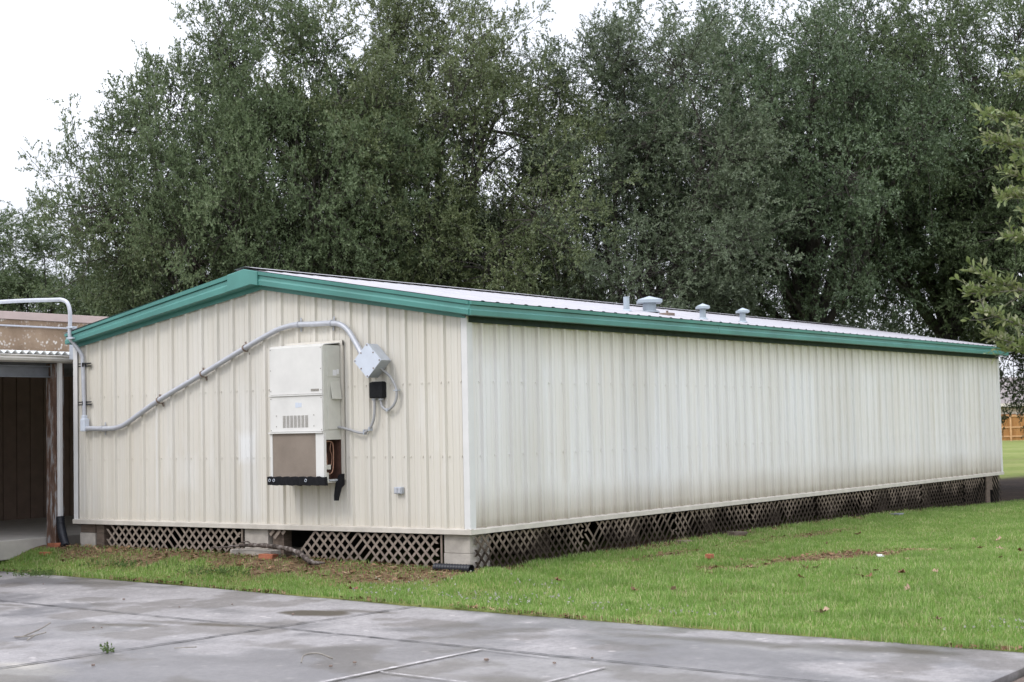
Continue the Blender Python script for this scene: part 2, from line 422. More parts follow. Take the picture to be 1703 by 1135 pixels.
t.links.new(sx.outputs['Z'], mr.inputs['Value'])
ml = t.nodes.new('ShaderNodeMix'); ml.data_type = 'RGBA'; ml.blend_type = 'MULTIPLY'; ml.inputs[0].default_value = 1
t.links.new(mx.outputs[2], ml.inputs[6]); t.links.new(mr.outputs[0], ml.inputs[7]); t.links.new(ml.outputs[2], bg.inputs[0])
SC.view_settings.view_transform = 'Standard'; SC.view_settings.look = 'None'; SC.view_settings.exposure = 0.16; SC.view_settings.gamma = 1.0
SC.cycles.max_bounces = 6; SC.cycles.diffuse_bounces = 3; SC.cycles.glossy_bounces = 2; SC.cycles.transmission_bounces = 3; SC.cycles.transparent_max_bounces = 4
SC.cycles.caustics_reflective = False; SC.cycles.caustics_refractive = False

# ------------------------------------------------------------------ ground
EDGE = np.array([(-0.95, 11.), (-1.242, 7.479), (-1.645, 2.769), (-2.127, -.941), (-2.372, -4.033), (-2.417, -5.859), (-2.50, -7.70)])
def edge_x(y):
    return np.interp(y, EDGE[::-1, 1], EDGE[::-1, 0])
def gz(x, y):
    x = np.asarray(x, float); y = np.asarray(y, float)
    zb = np.where(x <= 0, np.interp(y, [0, 3.5, 7.3], [-.43, -.34, -.32]),
                  np.interp(x, [0, .3, 5, 8.5, 13.7, 18.5, 24], [-.43, -.47, -.44, -.45, -.50, -.62, -.65]))
    d = np.hypot(np.maximum(-x, 0), np.maximum(-y, 0)); k = S(d / np.clip(-.96 * edge_x(y), 1.0, 2.2))
    z = zb + (-.585 - zb) * k
    z = z + (fbm(x, y, .9, 3) - .5) * .05 * np.clip(d / .5, 0, 1)
    return z
def dirt_mask(x, y):
    n = fbm(x, y, 2.2, 11)
    a = np.where((y > -.2) & (y < 9.5) & (x < 1.), S((np.minimum(x + 1.40, x - edge_x(y) - .42) + (n - .5) * .9) / .6), 0)              # strip along the gable
    b = np.where((x > .2) & (x < 20) & (y < .6), S((y + .45 + (n - .5) * .7) / .35), 0) * np.where(x > 3.2, 1, .45)  # strip along the long wall
    def patch(cx, cy, ax, ay, rot=0):
        c, s = math.cos(rot), math.sin(rot); dx, dy = x - cx, y - cy
        u, v = (c * dx + s * dy) / ax, (-s * dx + c * dy) / ay
        return np.exp(-(u * u + v * v))
    p = 2.3 * patch(4.2, -2.3, 1.9, .55, -.25) * n + 1.7 * patch(5.6, -3.0, 1.1, .35, -.4) * n + .8 * patch(1.9, -2.0, 1.0, .3, -.2) * n + .35 * S((fbm(x, y, .8, 91) - .58) / .15) + .9 * patch(3.2, -.75, 1.1, .16) + .8 * patch(7.5, -.9, 2.6, .2)
    e = np.where(y > -7.7, S(1 - (x - edge_x(y)) / .08), 0) * .35                                 # trodden edge along the slab
    return np.clip(np.maximum.reduce([a * .9, b * .9, p, e]), 0, 1)
def mulch_mask(x, y):
    n = fbm(x, y, .8, 21)
    return S((1.25 - np.hypot((x - 27.2) / 7.4, (y - 2.2) / 4.0) + (n - .5) * .25) / .2)

def grid_axis(lo, hi, step, far, ratio=1.35):
    a = list(np.arange(lo, hi + 1e-6, step)); s = step; q = a[-1]
    while q < far: s *= ratio; q += s; a.append(q)
    s = step; q = a[0]; b = []
    while q > -far: s *= ratio; q -= s; b.append(q)
    return np.array(b[::-1] + a)
gx = grid_axis(-5, 24, .14, 420); gy = grid_axis(-9, 9.4, .14, 420)
X, Y = np.meshgrid(gx, gy, indexing='ij')
Z = gz(X, Y)
# the slab lies above the soil: sink it there, and under the building
on_slab = (X < edge_x(Y) + .02) & (Y > -7.72) & (Y < 11)
Z = np.where(on_slab, np.minimum(Z, -.72), Z)
Z = np.where((Y <= -7.72) & (X < -2.3), np.minimum(Z, -.74), Z)
nx, ny = X.shape
idx = np.arange(nx * ny).reshape(nx, ny)
F = np.stack([idx[:-1, :-1], idx[1:, :-1], idx[1:, 1:], idx[:-1, 1:]], -1).reshape(-1, 4)
me = arr_mesh('ground', np.stack([X, Y, Z], -1).reshape(-1, 3), F)
me.polygons.foreach_set('use_smooth', np.ones(len(F), bool))
for nm, fn in (('dirt', dirt_mask), ('mulch', mulch_mask)):
    at = me.attributes.new(nm, 'FLOAT', 'POINT'); at.data.foreach_set('value', fn(X, Y).astype(np.float32).ravel())
tag(new_obj('ground', me, None, M['ground']), kind='structure')

# concrete pavement: one sheet with saw-cut joints
def j1x(y): return -4.087 + .075 * y
def j2y(x): return -.75 - .07 * (x + 4.14)
ZC = -.60
def pavement():
    xs = np.concatenate([np.arange(-13.5, -7.6, .12), np.arange(-7.6, -1, .045)]); ys = np.arange(-7.70, 9.6, .045)
    V = np.linspace(0, 1, 1)
    # columns follow the slab edge: param u in [0,1] from x=-13.5 to the edge
    us = np.concatenate([np.linspace(0, .45, 40, endpoint=False), np.linspace(.45, 1, 150)])
    Yg, U = np.meshgrid(ys, us, indexing='ij')
    ex = edge_x(Yg) + (fbm(Yg, Yg * 0, 3., 5) - .5) * .05
    Xg = -13.5 + U * (ex + 13.5)
    # grooves
    d1 = np.abs(Xg - j1x(Yg)); d2 = np.abs(Yg - j2y(Xg))
    Zg = ZC + (fbm(Xg, Yg, .5, 9) - .5) * .012
    wet = S((fbm(Xg, Yg, .75, 31, 5) - .43) / .12) * .74
    def el(cx, cy, ax, ay, rot=0., k=2.):
        c, s = math.cos(rot), math.sin(rot); dx, dy = Xg - cx, Yg - cy
        u, v = (c * dx + s * dy) / ax, (-s * dx + c * dy) / ay
        n = (fbm(Xg, Yg, 2.2, 77) - .5) * .9
        return S((1.0 - np.sqrt(u * u + v * v) + n) * k)
    pool = np.maximum.reduce([el(-5.35, 1.35, .95, 2.3, .12, .9), .9 * el(-5.2, -4.6, 1.0, 2.0, .0), .8 * el(-3.1, -6.3, .35, 1.5, .0)])
    dryp = np.maximum.reduce([el(-2.7, 3.2, .9, 3.4, .08), el(-3.1, -1.6, .8, .7, .0), .8 * el(-6.6, .6, .6, 1.6, .3)])
    wet = np.clip(np.maximum(wet * (1 - dryp), np.maximum(pool, .8 * el(-3.25, -5.2, .55, 2.3, .0))), 0, 1)
    stain = np.maximum.reduce([.98 * el(-3.03, -.30, .26, .46, 0, 2.5), .6 * el(-2.72, -.60, .13, .65, .1, 1.5), .55 * el(-4.62, .72, .12, .45, .2, 2.), .5 * el(-4.25, 0.25, .10, .9, .1, 2.),
                               .62 * el(-3.0, -5.0, .24, 1.9, .0, 1.2), .5 * el(-2.72, -3.9, .12, .7, .0, 1.2), .7 * el(-2.85, -6.4, .24, .9, 0., 1.3), .6 * el(-5.6, -4.6, .3, .9, 0, 1.2), .5 * el(-4.0, 3.5, .08, .3, 0, 2.)])
    stain = np.clip(stain + .42 * S((fbm(Xg, Yg, 1.6, 55, 5) - .52) / .12), 0, 1)
    tone = S((-(Xg + 6.85) + .5 * (Yg + .9) * .45 + (fbm(Xg, Yg, 1., 41) - .5) * .8) / .35) * S((Yg + 1.6) / .6)
    # joint as a narrow dark V
    g1 = np.exp(-(d1 / .016) ** 2) * (.45 + .55 * S((fbm(Xg, Yg, 1.2, 61) - .3) / .2)); g2 = np.exp(-(d2 / .018) ** 2) * np.where(Xg > -8.5, 1, .4)
    n0, n1 = Xg.shape; ii = np.arange(n0 * n1).reshape(n0, n1)
    Fq = np.stack([ii[:-1, :-1], ii[:-1, 1:], ii[1:, 1:], ii[1:, :-1]], -1).reshape(-1, 4)
    V = np.stack([Xg, Yg, Zg], -1).reshape(-1, 3)
    # rim going down at the free edges
    rim = np.concatenate([ii[:, -1][::-1], ii[0, :][::-1]]); low = V[rim] - np.array([0, 0, .16])
    base = len(V); V = np.vstack([V, low]); m = len(rim)
    Fr = np.stack([rim[:-1], rim[1:], base + np.arange(1, m), base + np.arange(m - 1)], -1)
    me = arr_mesh('pavement', V, np.vstack([Fq, Fr]))
    me.polygons.foreach_set('use_smooth', np.concatenate([np.ones(len(Fq), bool), np.zeros(len(Fr), bool)]))
    for nm, A in (('wet', wet), ('stain', stain), ('pool', pool), ('tone', tone)):
        at = me.attributes.new(nm, 'FLOAT', 'POINT'); full = np.full(len(V), 1.0 if nm == 'stain' else 0.0, np.float32); full[:base] = A.ravel(); at.data.foreach_set('value', full)
    tag(new_obj('pavement', me, None, M['concrete']), kind='structure')
pavement()

# sealed joints in the slab, thin dark strips a few mm proud of the sheet
def strip(name, pts, w, mat, z, kind='structure', jitter=0.0, seed=0):
    P = np.asarray(pts, float); T = unit(np.gradient(P, axis=0)); N = np.stack([-T[:, 1], T[:, 0]], -1)
    r = np.random.default_rng(seed); ww = w * (1 + jitter * (r.random(len(P)) - .5))
    a = P + N * ww[:, None] / 2; b = P - N * ww[:, None] / 2; n = len(P)
    zz = np.full((n, 1), z); V = np.vstack([np.hstack([a, zz]), np.hstack([b, zz])])
    Fs = np.stack([np.arange(n - 1), np.arange(1, n), n + np.arange(1, n), n + np.arange(n - 1)], -1)
    me = arr_mesh(name, V, Fs); return tag(new_obj(name, me, None, mat), kind=kind)
ys = np.arange(-7.6, 9.5, .08)
M['joint'] = simple('joint_filler', (.045, .043, .047), .6, 0, .5, 12)
wob = lambda a, s: (fbm(a, a * 0, 1.3, s) - .5) * .04
strip('pavement_joint', np.stack([j1x(ys) + wob(ys, 3), ys], -1), .022, M['joint'], ZC + .010, jitter=1.2, seed=1)
xs = np.arange(-11, -1.95, .08)
strip('pavement_joint', np.stack([xs, j2y(xs) + wob(xs, 5)], -1), .030, M['joint'], ZC + .012, jitter=1.1, seed=2)
# faded white court lines
def line(a, b, w, seed):
    k = np.linspace(0, 1, 60)[:, None]; P = np.array(a) * (1 - k) + np.array(b) * k
    return strip('court_line', P, w, M['paint'], ZC + .014, jitter=.7, seed=seed)
line((-4.42, -3.47), (-7.6, -3.40), .036, 3)
line((-4.44, -3.50), (-4.56, -4.25), .012, 4)
line((-5.78, -3.50), (-5.86, -4.40), .018, 5)
line((-4.78, -4.93), (-7.2, -4.90), .026, 6)

# timber boardwalk beside the slab
mb = MB()
for k in range(16):
    y1 = -7.745 - k * .135
    mb.box(-12, -1.6 + .05 * (k % 3), y1 - .12, y1, -.70, -.640 - .006 * (k % 2))
tag(mb.build('boardwalk', M['plank']), kind='structure')

# ------------------------------------------------------------------ the portable building
W, L, H = 7.32, 19.57, 2.64
YR = 3.58
portable = thing('portable_building', (0, 0, 0), 'long cream ribbed metal portable building with green trim on lattice-skirted piers', 'building')

def profile(u0, u1, phase, pitch=.305, rib=.034):
    pts = [(u0, 0.)]
    k = math.floor((u0 - phase) / pitch) - 1
    while True:
        c = phase + k * pitch
        if c > u1 + pitch: break
        for du, o in ((-.034, 0), (-.017, rib), (.017, rib), (.034, 0)):
            pts.append((c + du, o))
        for q in (1 / 3, 2 / 3):
            m = c + pitch * q
            for du, o in ((-.016, 0), (-.009, .006), (.009, .006), (.016, 0)):
                pts.append((m + du, o))
        k += 1
    pts = sorted(p for p in pts if u0 <= p[0] <= u1) 
    return pts + [(u1, 0.)]

def ribbed_wall(name, place, u0, u1, zb, ztop, phase, mat, screws=()):
    mb = MB(); P = profile(u0, u1, phase)
    vs = []
    for u, o in P: vs += [place(u, o, zb), place(u, o, ztop(u))]
    n = len(P)
    mb.add(vs, [(2 * i, 2 * i + 2, 2 * i + 3, 2 * i + 1) for i in range(n - 1)])
    mb.add([place(P[0][0], -.05, zb), place(P[0][0], -.05, ztop(P[0][0])), place(P[-1][0], -.05, zb), place(P[-1][0], -.05, ztop(P[-1][0]))], [(0, 1, 3, 2)])
    for z in screws:
        k = 0; c = phase
        while c < u1:
            for du in (-.055, .055):
                if u0 < c + du < u1:
                    a = np.array(place(c + du, .004, z)); ex = np.array(place(c + du + .006, .004, z)) - a; ey = np.array(place(c + du, .009, z)) - a
                    mb.obox(a, ex * 1.4, ey * 1.6, (0, 0, .009))
            c += .305
    o = mb.build(name, mat, portable)
    return o
def z_rake(y):      # wall top under the rake
    return 2.66 + .171 * (y if y < 3.42 else 3.42) - (0 if y < 3.42 else .158 * (y - 3.42))
ribbed_wall('wall', lambda u, o, z: (-o, u, z), .055, W - .03, .05, z_rake, 7.06 - .305 * 30, M['gable'], (.95, 1.86))
ribbed_wall('wall', lambda u, o, z: (u, -o, z), .055, L - .03, .05, lambda u: 2.70, .287 - .305, M['long'], (.95, 1.86))
mb = MB(); mb.box(L - .02, L - .005, .02, W - .02, .02, 2.7); mb.build('wall', M['long'], portable)
mb = MB(); mb.box(.05, L - .05, W - .02, W - .005, .02, 2.7); mb.build('wall', M['gable'], portable)
# corner flashings
for (cx, sx, cy, sy) in ((0, 1, 0, 1), (L, -1, 0, 1), (0, 1, W, -1)):
    mb = MB()
    x0, x1 = sorted((cx - sx * .035, cx + sx * .075)); y0, y1 = sorted((cy - sy * .031, cy - sy * .035))
    mb.box(x0, x1, y0 - .002, y1 + .002, .055, 2.72)
    x0, x1 = sorted((cx - sx * .031, cx - sx * .037)); y0, y1 = sorted((cy - sy * .033, cy + sy * .055))
    mb.box(x0 - .001, x1 + .001, y0 - .003, y1, .055, 2.645 if cy == 0 else 2.62)
    mb.build('corner_trim', M['trimwhite'], portable)
# base trim: an angle with an upward sloping top
def base_trim(a, b, n):
    a, b, n = (np.array(q, float) for q in (a, b, n))
    prof = [(0, .0), (.052, .0), (.052, .058), (.040, .066), (0, .072)]
    m = MB(); m.prism([a + n * o + np.array([0, 0, z]) for o, z in prof], b - a); return m
for a, b, n in (((0, -.0515, 0), (0, W + .05, 0), (-1, 0, 0)), ((-.0515, 0, 0), (L + .05, 0, 0), (0, -1, 0))):
    base_trim(a, b, n).build('base_trim', M['trimcream'], portable)

# rake and eave trim
PROF = [(0.0, 0.0), (.185, 0.0), (.202, .03), (.206, .36), (.190, .48), (.190, .70), (.176, .71), (.176, .735), (.210, .755), (.214, 1.0), (.0, 1.03)]
def lip(y):  return 2.655 + .172 * (y + .17) if y < 3.45 else 3.2776 - .1609 * (y - 3.45)
def top(y):  return 2.826 + .176 * (y + .166) if y < YR else 3.486 - .1807 * (y - YR)
def rake(y0, y1, prof):
    m = MB(); n = len(prof); vs = []
    brk = [y0] + [q for q in (3.45, YR) if y0 < q < y1] + [y1]
    for y in brk:
        for o, t in prof: vs.append((-o, y, lip(y) + t * (top(y) - lip(y))))
    for s in range(len(brk) - 1):
        m.add([vs[s * n + i] for i in range(n)] + [vs[(s + 1) * n + i] for i in range(n)], [(i, (i + 1) % n, n + (i + 1) % n, n + i) for i in range(n)])
    m.add(vs[:n], [tuple(range(n))]); m.add(vs[-n:], [tuple(range(n))[::-1]])
    return m
rake(-.192, 3.33, PROF).build('rake_trim', M['green'], portable)
rake(3.885, 7.33, PROF).build('rake_trim', M['green'], portable)
rake(3.325, 3.89, [(0., -.01), (.218, -.01), (.222, .02), (.222, .985), (.218, 1.02), (0., 1.04)]).build('ridge_cover', M['green'], portable)
m = MB()
for y0, y1 in ((-.02, 3.43), (3.43, 7.30)):
    m.prism([(-.034, y0, z_rake(y0) - .030), (-.034, y0, z_rake(y0) + .06), (-.034, y1, z_rake(y1) + .06), (-.034, y1, z_rake(y1) - .030)], (-.012, 0, 0))
m.build('rake_flashing', M['green'], portable)
m = MB(); n = len(PROF)
for j, (x0, x1) in enumerate(((-.191, 6.1), (6.104, 12.2), (12.204, L + .16))):
    e = .002 * (j % 2)
    m.prism([(x0, -max(o, .145) * 1.07 - e, 2.648 + t * .171) for o, t in PROF], (x1 - x0, 0, 0))
m.build('eave_trim', M['green'], portable)
M['shademildew'] = simple('shaded_mildewed_green_steel', (.022, .040, .036), .7, 0, .4, 9)  # near-black green: eave shade painted into the colour, along with mildew
m = MB(); m.box(.0, L, -.048, -.033, 2.580, 2.660); m.build('eave_flashing', M['shademildew'], portable)
m = MB(); m.box(-.15, L + .1, -.165, -.0485, 2.651, 2.656); m.build('eave_soffit', M['shademildew'], portable)

# roof: two ribbed slopes in one sheet, and the ridge cap
m = MB(); P = []
x = -.185
while x < L + .13:
    P += [(x, 0), (x + .2, 0), (x + .225, .009), (x + .272, .009), (x + .297, 0)]; x += .305
P.append((L + .14, 0))
for (ya, yb) in ((-.215, YR), (7.40, YR)):
    vs = []
    for u, o in P: vs += [(u, ya, 2.820 + .008 + o), (u, yb, 3.494 + o)]
    m.add(vs, [(2 * i, 2 * i + 2, 2 * i + 3, 2 * i + 1) for i in range(len(P) - 1)])
    vs = []
    for u, o in ((-.18, 0), (L + .13, 0)): vs += [(u, ya, 2.80), (u, yb, 3.46)]
    m.add(vs, [(0, 2, 3, 1)])
roof = m.build('roof', M['roof'], portable)
m = MB()
for x0, x1 in ((-.215, 3.2), (3.19, 6.4), (6.39, 9.6), (9.59, 12.8), (12.79, 16.), (15.99, L + .15)):
    dz = .002 * (int(x0) % 2)
    m.add([(x0, YR - .19, 3.492 + dz), (x1, YR - .19, 3.492 + dz), (x1, YR, 3.528 + dz), (x0, YR, 3.528 + dz), (x0, YR + .19, 3.492 + dz), (x1, YR + .19, 3.492 + dz)], [(0, 1, 2, 3), (3, 2, 5, 4)])
m.build('ridge_cap', M['roof'], roof)
x = -.10; first = None  # dark strips that paint the shaded gaps under the ridge cap
while x < L:
    if random.random() < .42:
        if first is None:
            first = o = MB().box(0, .19, YR - .178, YR - .172, 3.466, 3.487).build('ridge_gap_shade', M['dark'], roof)
        else:
            o = first.copy(); C.objects.link(o); o.parent = roof
        o.location.x = x
    x += .305

def zroof(y): return 2.834 + .176 * (y + .165)
def vent(x, y, r, h, cw, ch, sq=True):
    m = MB(); z = zroof(y)
    m.lathe((x, y, z - .05), [(r, 0), (r, h - ch + .05)], 20)
    m.lathe((x, y, z - .0), [(r * 1.6, 0), (r * 1.25, .03)], 20)
    c = cw / 2
    zc = z + h - ch
    if sq:
        a, b = math.cos(math.radians(80)), math.sin(math.radians(80))
        dirs = [(a, b), (-b, a), (-a, -b), (b, -a)]
        q0 = [(x + c * 1.414 * p, y + c * 1.414 * q, zc) for p, q in dirs]
        q1 = [(x + c * 1.414 * p, y + c * 1.414 * q, zc + ch * .42) for p, q in dirs]
        vs = q0 + q1 + [(x, y, zc + ch)]
        m.add(vs, [(3, 2, 1, 0)] + [(i, (i + 1) % 4, 4 + (i + 1) % 4, 4 + i) for i in range(4)] + [(4 + i, 4 + (i + 1) % 4, 8) for i in range(4)])
    else:
        m.lathe((x, y, zc), [(c, 0), (c * 1.02, ch * .5), (c * .35, ch * .9), (.005, ch)], 24)
    return m
vent(6.43, 1.20, .108, .265, .385, .115).build('roof_vent', M['vent'], roof)
vent(6.49, .27, .050, .255, .205, .085).build('roof_vent', M['vent'], roof)
vent(8.27, .49, .050, .250, .205, .085).build('roof_vent', M['vent'], roof)
m = MB(); z = zroof(.83); m.lathe((5.12, .83, z - .04), [(.047, 0), (.047, .26), (.040, .262), (.040, .20)], 18); m.lathe((5.12, .83, z), [(.085, 0), (.055, .03)], 18)
m.build('vent_pipe', M['vent'], roof)
m = MB(); z = zroof(.6); m.box(5.80, 5.98, .48, .66, z - .02, z + .035, .006); m.box(5.86, 5.90, .55, .57, z + .03, z + .07)
m.build('roof_hatch', M['rust'], roof)

# piers and the dark floor
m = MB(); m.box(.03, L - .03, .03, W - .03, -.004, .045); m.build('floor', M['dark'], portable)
def pier(y0, y1, x0, x1, parts, mat=None):
    m = MB()
    for z0, z1, e in parts: m.box(x0 - e, x1 + e, y0 - e, y1 + e, z0, z1, .006)
    return m.build('pier', mat or M['block'], portable)
pier(.025, .42, .02, .42, ((-.52, -.235, .004), (-.232, -.008, 0.)))
pier(3.42, 3.86, .02, .42, ((-.275, -.008, 0.),))
m = MB(); m.box(-.14, .5, 3.22, 3.98, -.40, -.277, .01); m.build('pier_footing', M['block'], portable)
pier(6.95, 7.29, .02, .40, ((-.42, -.135, 0.),))
m = MB(); m.box(.03, .41, 6.955, 7.285, -.132, -.008, .006); m.build('pier_cap', M['pierwood'], portable)
m = MB(); m.box(.03, .16, 6.76, 6.93, -.40, -.006); m.build('support_post', M['pierwood'], portable)
m = MB(); m.box(.05, .2, 3.16, 3.36, -.42, -.006); m.build('support_post', M['pierwood'], portable)
m = MB(); m.box(18.42, 18.66, -.045, -.012, -.68, -.30); m.box(18.46, 18.84, -.040, -.014, -.30, -.006); m.build('support_post', M['pierwood'], portable)
for x in np.arange(2.4, 19, 2.4):
    m = MB(); m.box(x, x + .4, .75, 1.15, -.62, -.008, .008); m.build('pier', M['pierwood'], portable)
m = MB(); m.box(L - .06, L - .03, .05, W - .05, -.75, -.006); m.box(.1, L - .07, W - .06, W - .03, -.55, -.006); m.build('blocking_skirt', M['dark'], portable)  # unseen solid skirts, added on the far sides to keep the crawl space dark
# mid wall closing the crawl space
m = MB(); m.box(.6, L - .1, 3.6, 3.64, -.6, -.006); m.build('crawl_space_wall', M['dark'], portable)

def lattice(place, u0, u1, zb, zt=-.012, sp=.147, w=.031, tilt=(1, -1), slope=1.0, cut=None, seed=0, lost=.0, mat='lattice_clean'):
    r = np.random.default_rng(seed); m = MB()
    for layer, sg in enumerate(tilt):
        off = .004 if layer == 0 else -.004
        hw = w * math.sqrt(2) / 2
        z0m = min(zb(u0), zb(u1)) - .04; hgt = zt - z0m
        k = u0 - hgt - sp
        while k < u1 + hgt + sp:
            # centre line u = k + sg*slope*(z - z0m)
            ta, tb = 0., hgt
            ends = []
            lo, hi = u0 + hw, u1 - hw
            s = sg * slope
            za, zb_ = 0., hgt
            t1, t2 = sorted(((lo - k) / s, (hi - k) / s))
            za, zb_ = max(za, t1), min(zb_, t2)
            if cut is not None: za, zb_ = cut(k, s, za, zb_)
            k0 = k; k += sp
            if zb_ - za < .025 or r.random() < lost: continue
            jit = (r.random() - .5) * .010
            if za > .02: za += (r.random()) * .02
            A = k0 + s * za + jit; B = k0 + s * zb_ + jit
            z1, z2 = z0m + za, z0m + zb_
            q = [place(A - hw, off, z1), place(A + hw, off, z1), place(B + hw, off, z2), place(B - hw, off, z2)]
            th = np.array(place(A, off + .006, z1)) - np.array(place(A, off, z1))
            m.prism(q, th)
    # rail battens at top
    return m
gpl = lambda u, o, z: (-o - .004, u, z)
lpl = lambda u, o, z: (u, -o - .010, z)
gzb = lambda y: float(np.interp(y, [0, 3.5, 7.3], [-.42, -.35, -.335]))
lzb = lambda x: float(np.interp(x, [0, 5, 8.5, 13.7, 18.5, 19.6], [-.49, -.46, -.47, -.52, -.64, -.68]))
m = lattice(gpl, 3.90, 6.66, gzb, seed=2, lost=.02); m.box(-.006, .010, 3.875, 3.90, -.36, -.012)
m.build('lattice_panel', M['lattice_clean'], portable)
# right-hand panel has lost its end: cut along a diagonal
def cut_r(k, s, a, b):
    # keep u < 3.02 + ... : left end broken along the strip direction
    lim = 2.985
    if s < 0:
        return (a, b) if k < lim + .0 else (b, a)
    t = (lim - k) / (2 * s)
    return (a, min(b, t))
m = lattice(gpl, .47, 3.40, gzb, seed=3, cut=cut_r, lost=0.01); m.box(-.006, .010, .435, .458, -.40, -.012)
for y, l in ((3.34, .07), (3.26, .11), (3.12, .05)):
    m.obox((-.010, y - l * .35, -.012 - l * .5), (.003, 0, 0), (0, .016, .016), (0, -l * .5, l * .5))
m.build('lattice_panel', M['lattice_clean'], portable)
edges = [.06, 2.5, 4.93, 7.37, 9.8, 12.25, 14.7, 17.1, 18.40]
for i in range(8):
    m = lattice(lpl, edges[i], edges[i + 1] - .006, lzb, seed=10 + i, tilt=((1, -1), (-1, 1))[(i + 1) % 2], lost=.015 if i != 1 else .05)
    m.build('lattice_panel', M['lattice_muddy'], portable)
m = lattice(lpl, 18.86, 19.5, lzb, seed=30, tilt=(-1,)); m.build('lattice_panel', M['lattice_muddy'], portable)

# ------------------------------------------------------------------ wall-mounted air conditioner
ac = thing('air_conditioner', (0, 2.5, .62), 'tall beige wall-mounted air conditioner hanging on the cream gable wall', 'air conditioner')
B = (0, 2.5, .62)
YA, YB, XF = 2.02, 2.965, -.38
m = MB(B); m.box(XF + .012, -.034, YA + .002, YB - .004, 1.30, 2.392, .006)
m.box(XF + .012, -.034, YA + .19, YB - .004, .62, 1.30)                      # lower carcass behind the coil
m.box(-.048, -.034, YA + .002, YA + .19, .62, 1.30)
m.box(XF + .012, -.034, YA + .002, YA + .02, 1.18, 1.30)
m.build('cabinet', M['acside'], ac)
m = MB(B); m.box(-.052, -.028, YA - .045, YA + .0, .66, 2.455); m.box(-.056, -.028, YA - .045, YB + .02, 2.395, 2.46); m.box(-.05, -.028, YB - .004, YB + .025, .66, 2.395); m.build('mounting_flange', M['gable'], ac)
m = MB(B)
m.prism([(XF + .02, YA - .004, 2.393), (XF + .02, YB + .002, 2.393), (-.034, YB + .002, 2.425), (-.034, YA - .004, 2.425)], (0, 0, .010))
m.build('top_cover', M['ac'], ac)
m = MB(B); m.box(XF - .006, XF + .012, YA + .012, YB - .012, 1.772, 2.385, .005); up = m.build('upper_panel', M['ac'], ac)
m = MB(B); m.box(XF - .022, XF - .004, YA + .0, YB, 1.752, 1.768, .003); m.box(XF - .030, XF - .004, YA + .0, YB + .006, 1.268, 1.286, .003); m.build('drip_ledge', M['ac'], ac)
m = MB(B); m.box(XF - .006, XF + .012, YA + .012, YB - .012, 1.290, 1.750, .005); mid = m.build('middle_panel', M['ac'], ac)
m = MB(B)
for k in range(7):
    y = 2.70 - k * .0655
    for j in range(15):
        z = 1.345 + j * .0105
        m.box(XF - .0085, XF - .0055, y - .025, y + .025, z, z + .0055)
m.build('grille', M['plate'], mid)
m = MB(B); m.box(XF - .009, XF - .0055, 2.085, 2.225, 1.803, 1.834, .001); m.build('name_plate', M['plate'], up)
m = MB(B); m.box(XF - .008, XF - .0055, 2.445, 2.50, 1.60, 1.665); m.box(XF - .0082, XF - .0056, 2.39, 2.44, 1.605, 1.66); m.build('torn_sticker', M['boxgrey'], mid)
first = None
for y, z in [(YA + .03, 2.36), (YA + .03, 2.09), (YA + .03, 1.82), (YB - .03, 2.36), (YB - .03, 2.09), (YB - .03, 1.82), (YB - .03, 1.72), (YA + .03, 1.72), (YA + .03, 1.31), (YB - .03, 1.31),
             (2.18, 1.50), (2.18, 1.36), (2.84, 1.50), (2.84, 1.36)]:
    if first is None:
        o = first = MB().box(XF - .010, XF - .005, -.006, .006, -.006, .006).build('screw', M['plate'], ac)
    else:
        o = first.copy(); C.objects.link(o); o.parent = ac
    o.location = (0, y - B[1], z - B[2])
m = MB(B); m.box(XF + .004, XF + .014, 2.16, YB - .045, .70, 1.268); m.build('coil_guard', M['coil'], ac)
m = MB(B); m.box(XF - .004, XF + .016, YA, 2.158, .70, 1.27, .003); m.box(XF + .016, XF + .045, YA + .0, YA + .02, .70, 1.27); m.build('corner_post', M['ac'], ac)
m = MB(B); m.box(XF - .004, XF + .016, YB - .044, YB - .002, .70, 1.27, .003); m.build('corner_post', M['ac'], ac)
# open service bay on the side
m = MB(B); m.box(-.056, -.050, YA + .004, YA + .188, .63, 1.18); m.box(-.345, -.056, YA + .180, YA + .188, .63, 1.18); m.box(-.345, -.056, YA + .004, YA + .18, .625, .634); m.build('service_bay', M['innerbrown'], ac)
m = MB(B)
m.tube(smooth_path([(-.30, YA + .05, .78), (-.24, YA + .05, .74), (-.17, YA + .05, .78), (-.15, YA + .05, .95), (-.16, YA + .05, 1.12), (-.22, YA + .05, 1.16), (-.31, YA + .05, 1.15)]), .008, 8)
m.tube(smooth_path([(-.17, YA + .07, 1.15), (-.19, YA + .07, 1.05), (-.155, YA + .07, .97), (-.17, YA + .07, .85)]), .006, 8)
m.tube(smooth_path([(-.29, YA + .09, 1.08), (-.25, YA + .09, 1.02), (-.23, YA + .09, .88), (-.27, YA + .09, .86), (-.29, YA + .09, .95)]), .010, 8)
m.build('copper_pipe', M['copper'], ac)
m = MB(B); m.box(-.30, -.22, YA + .03, YA + .08, .80, .86, .004); m.box(-.32, -.25, YA + .04, YA + .10, .66, .76, .004); m.build('relay_box', M['acside'], ac)
m = MB(B); m.box(XF + .012, -.034, YA + .002, YA + .022, .630, .675); m.build('sill_rail', M['acside'], ac)
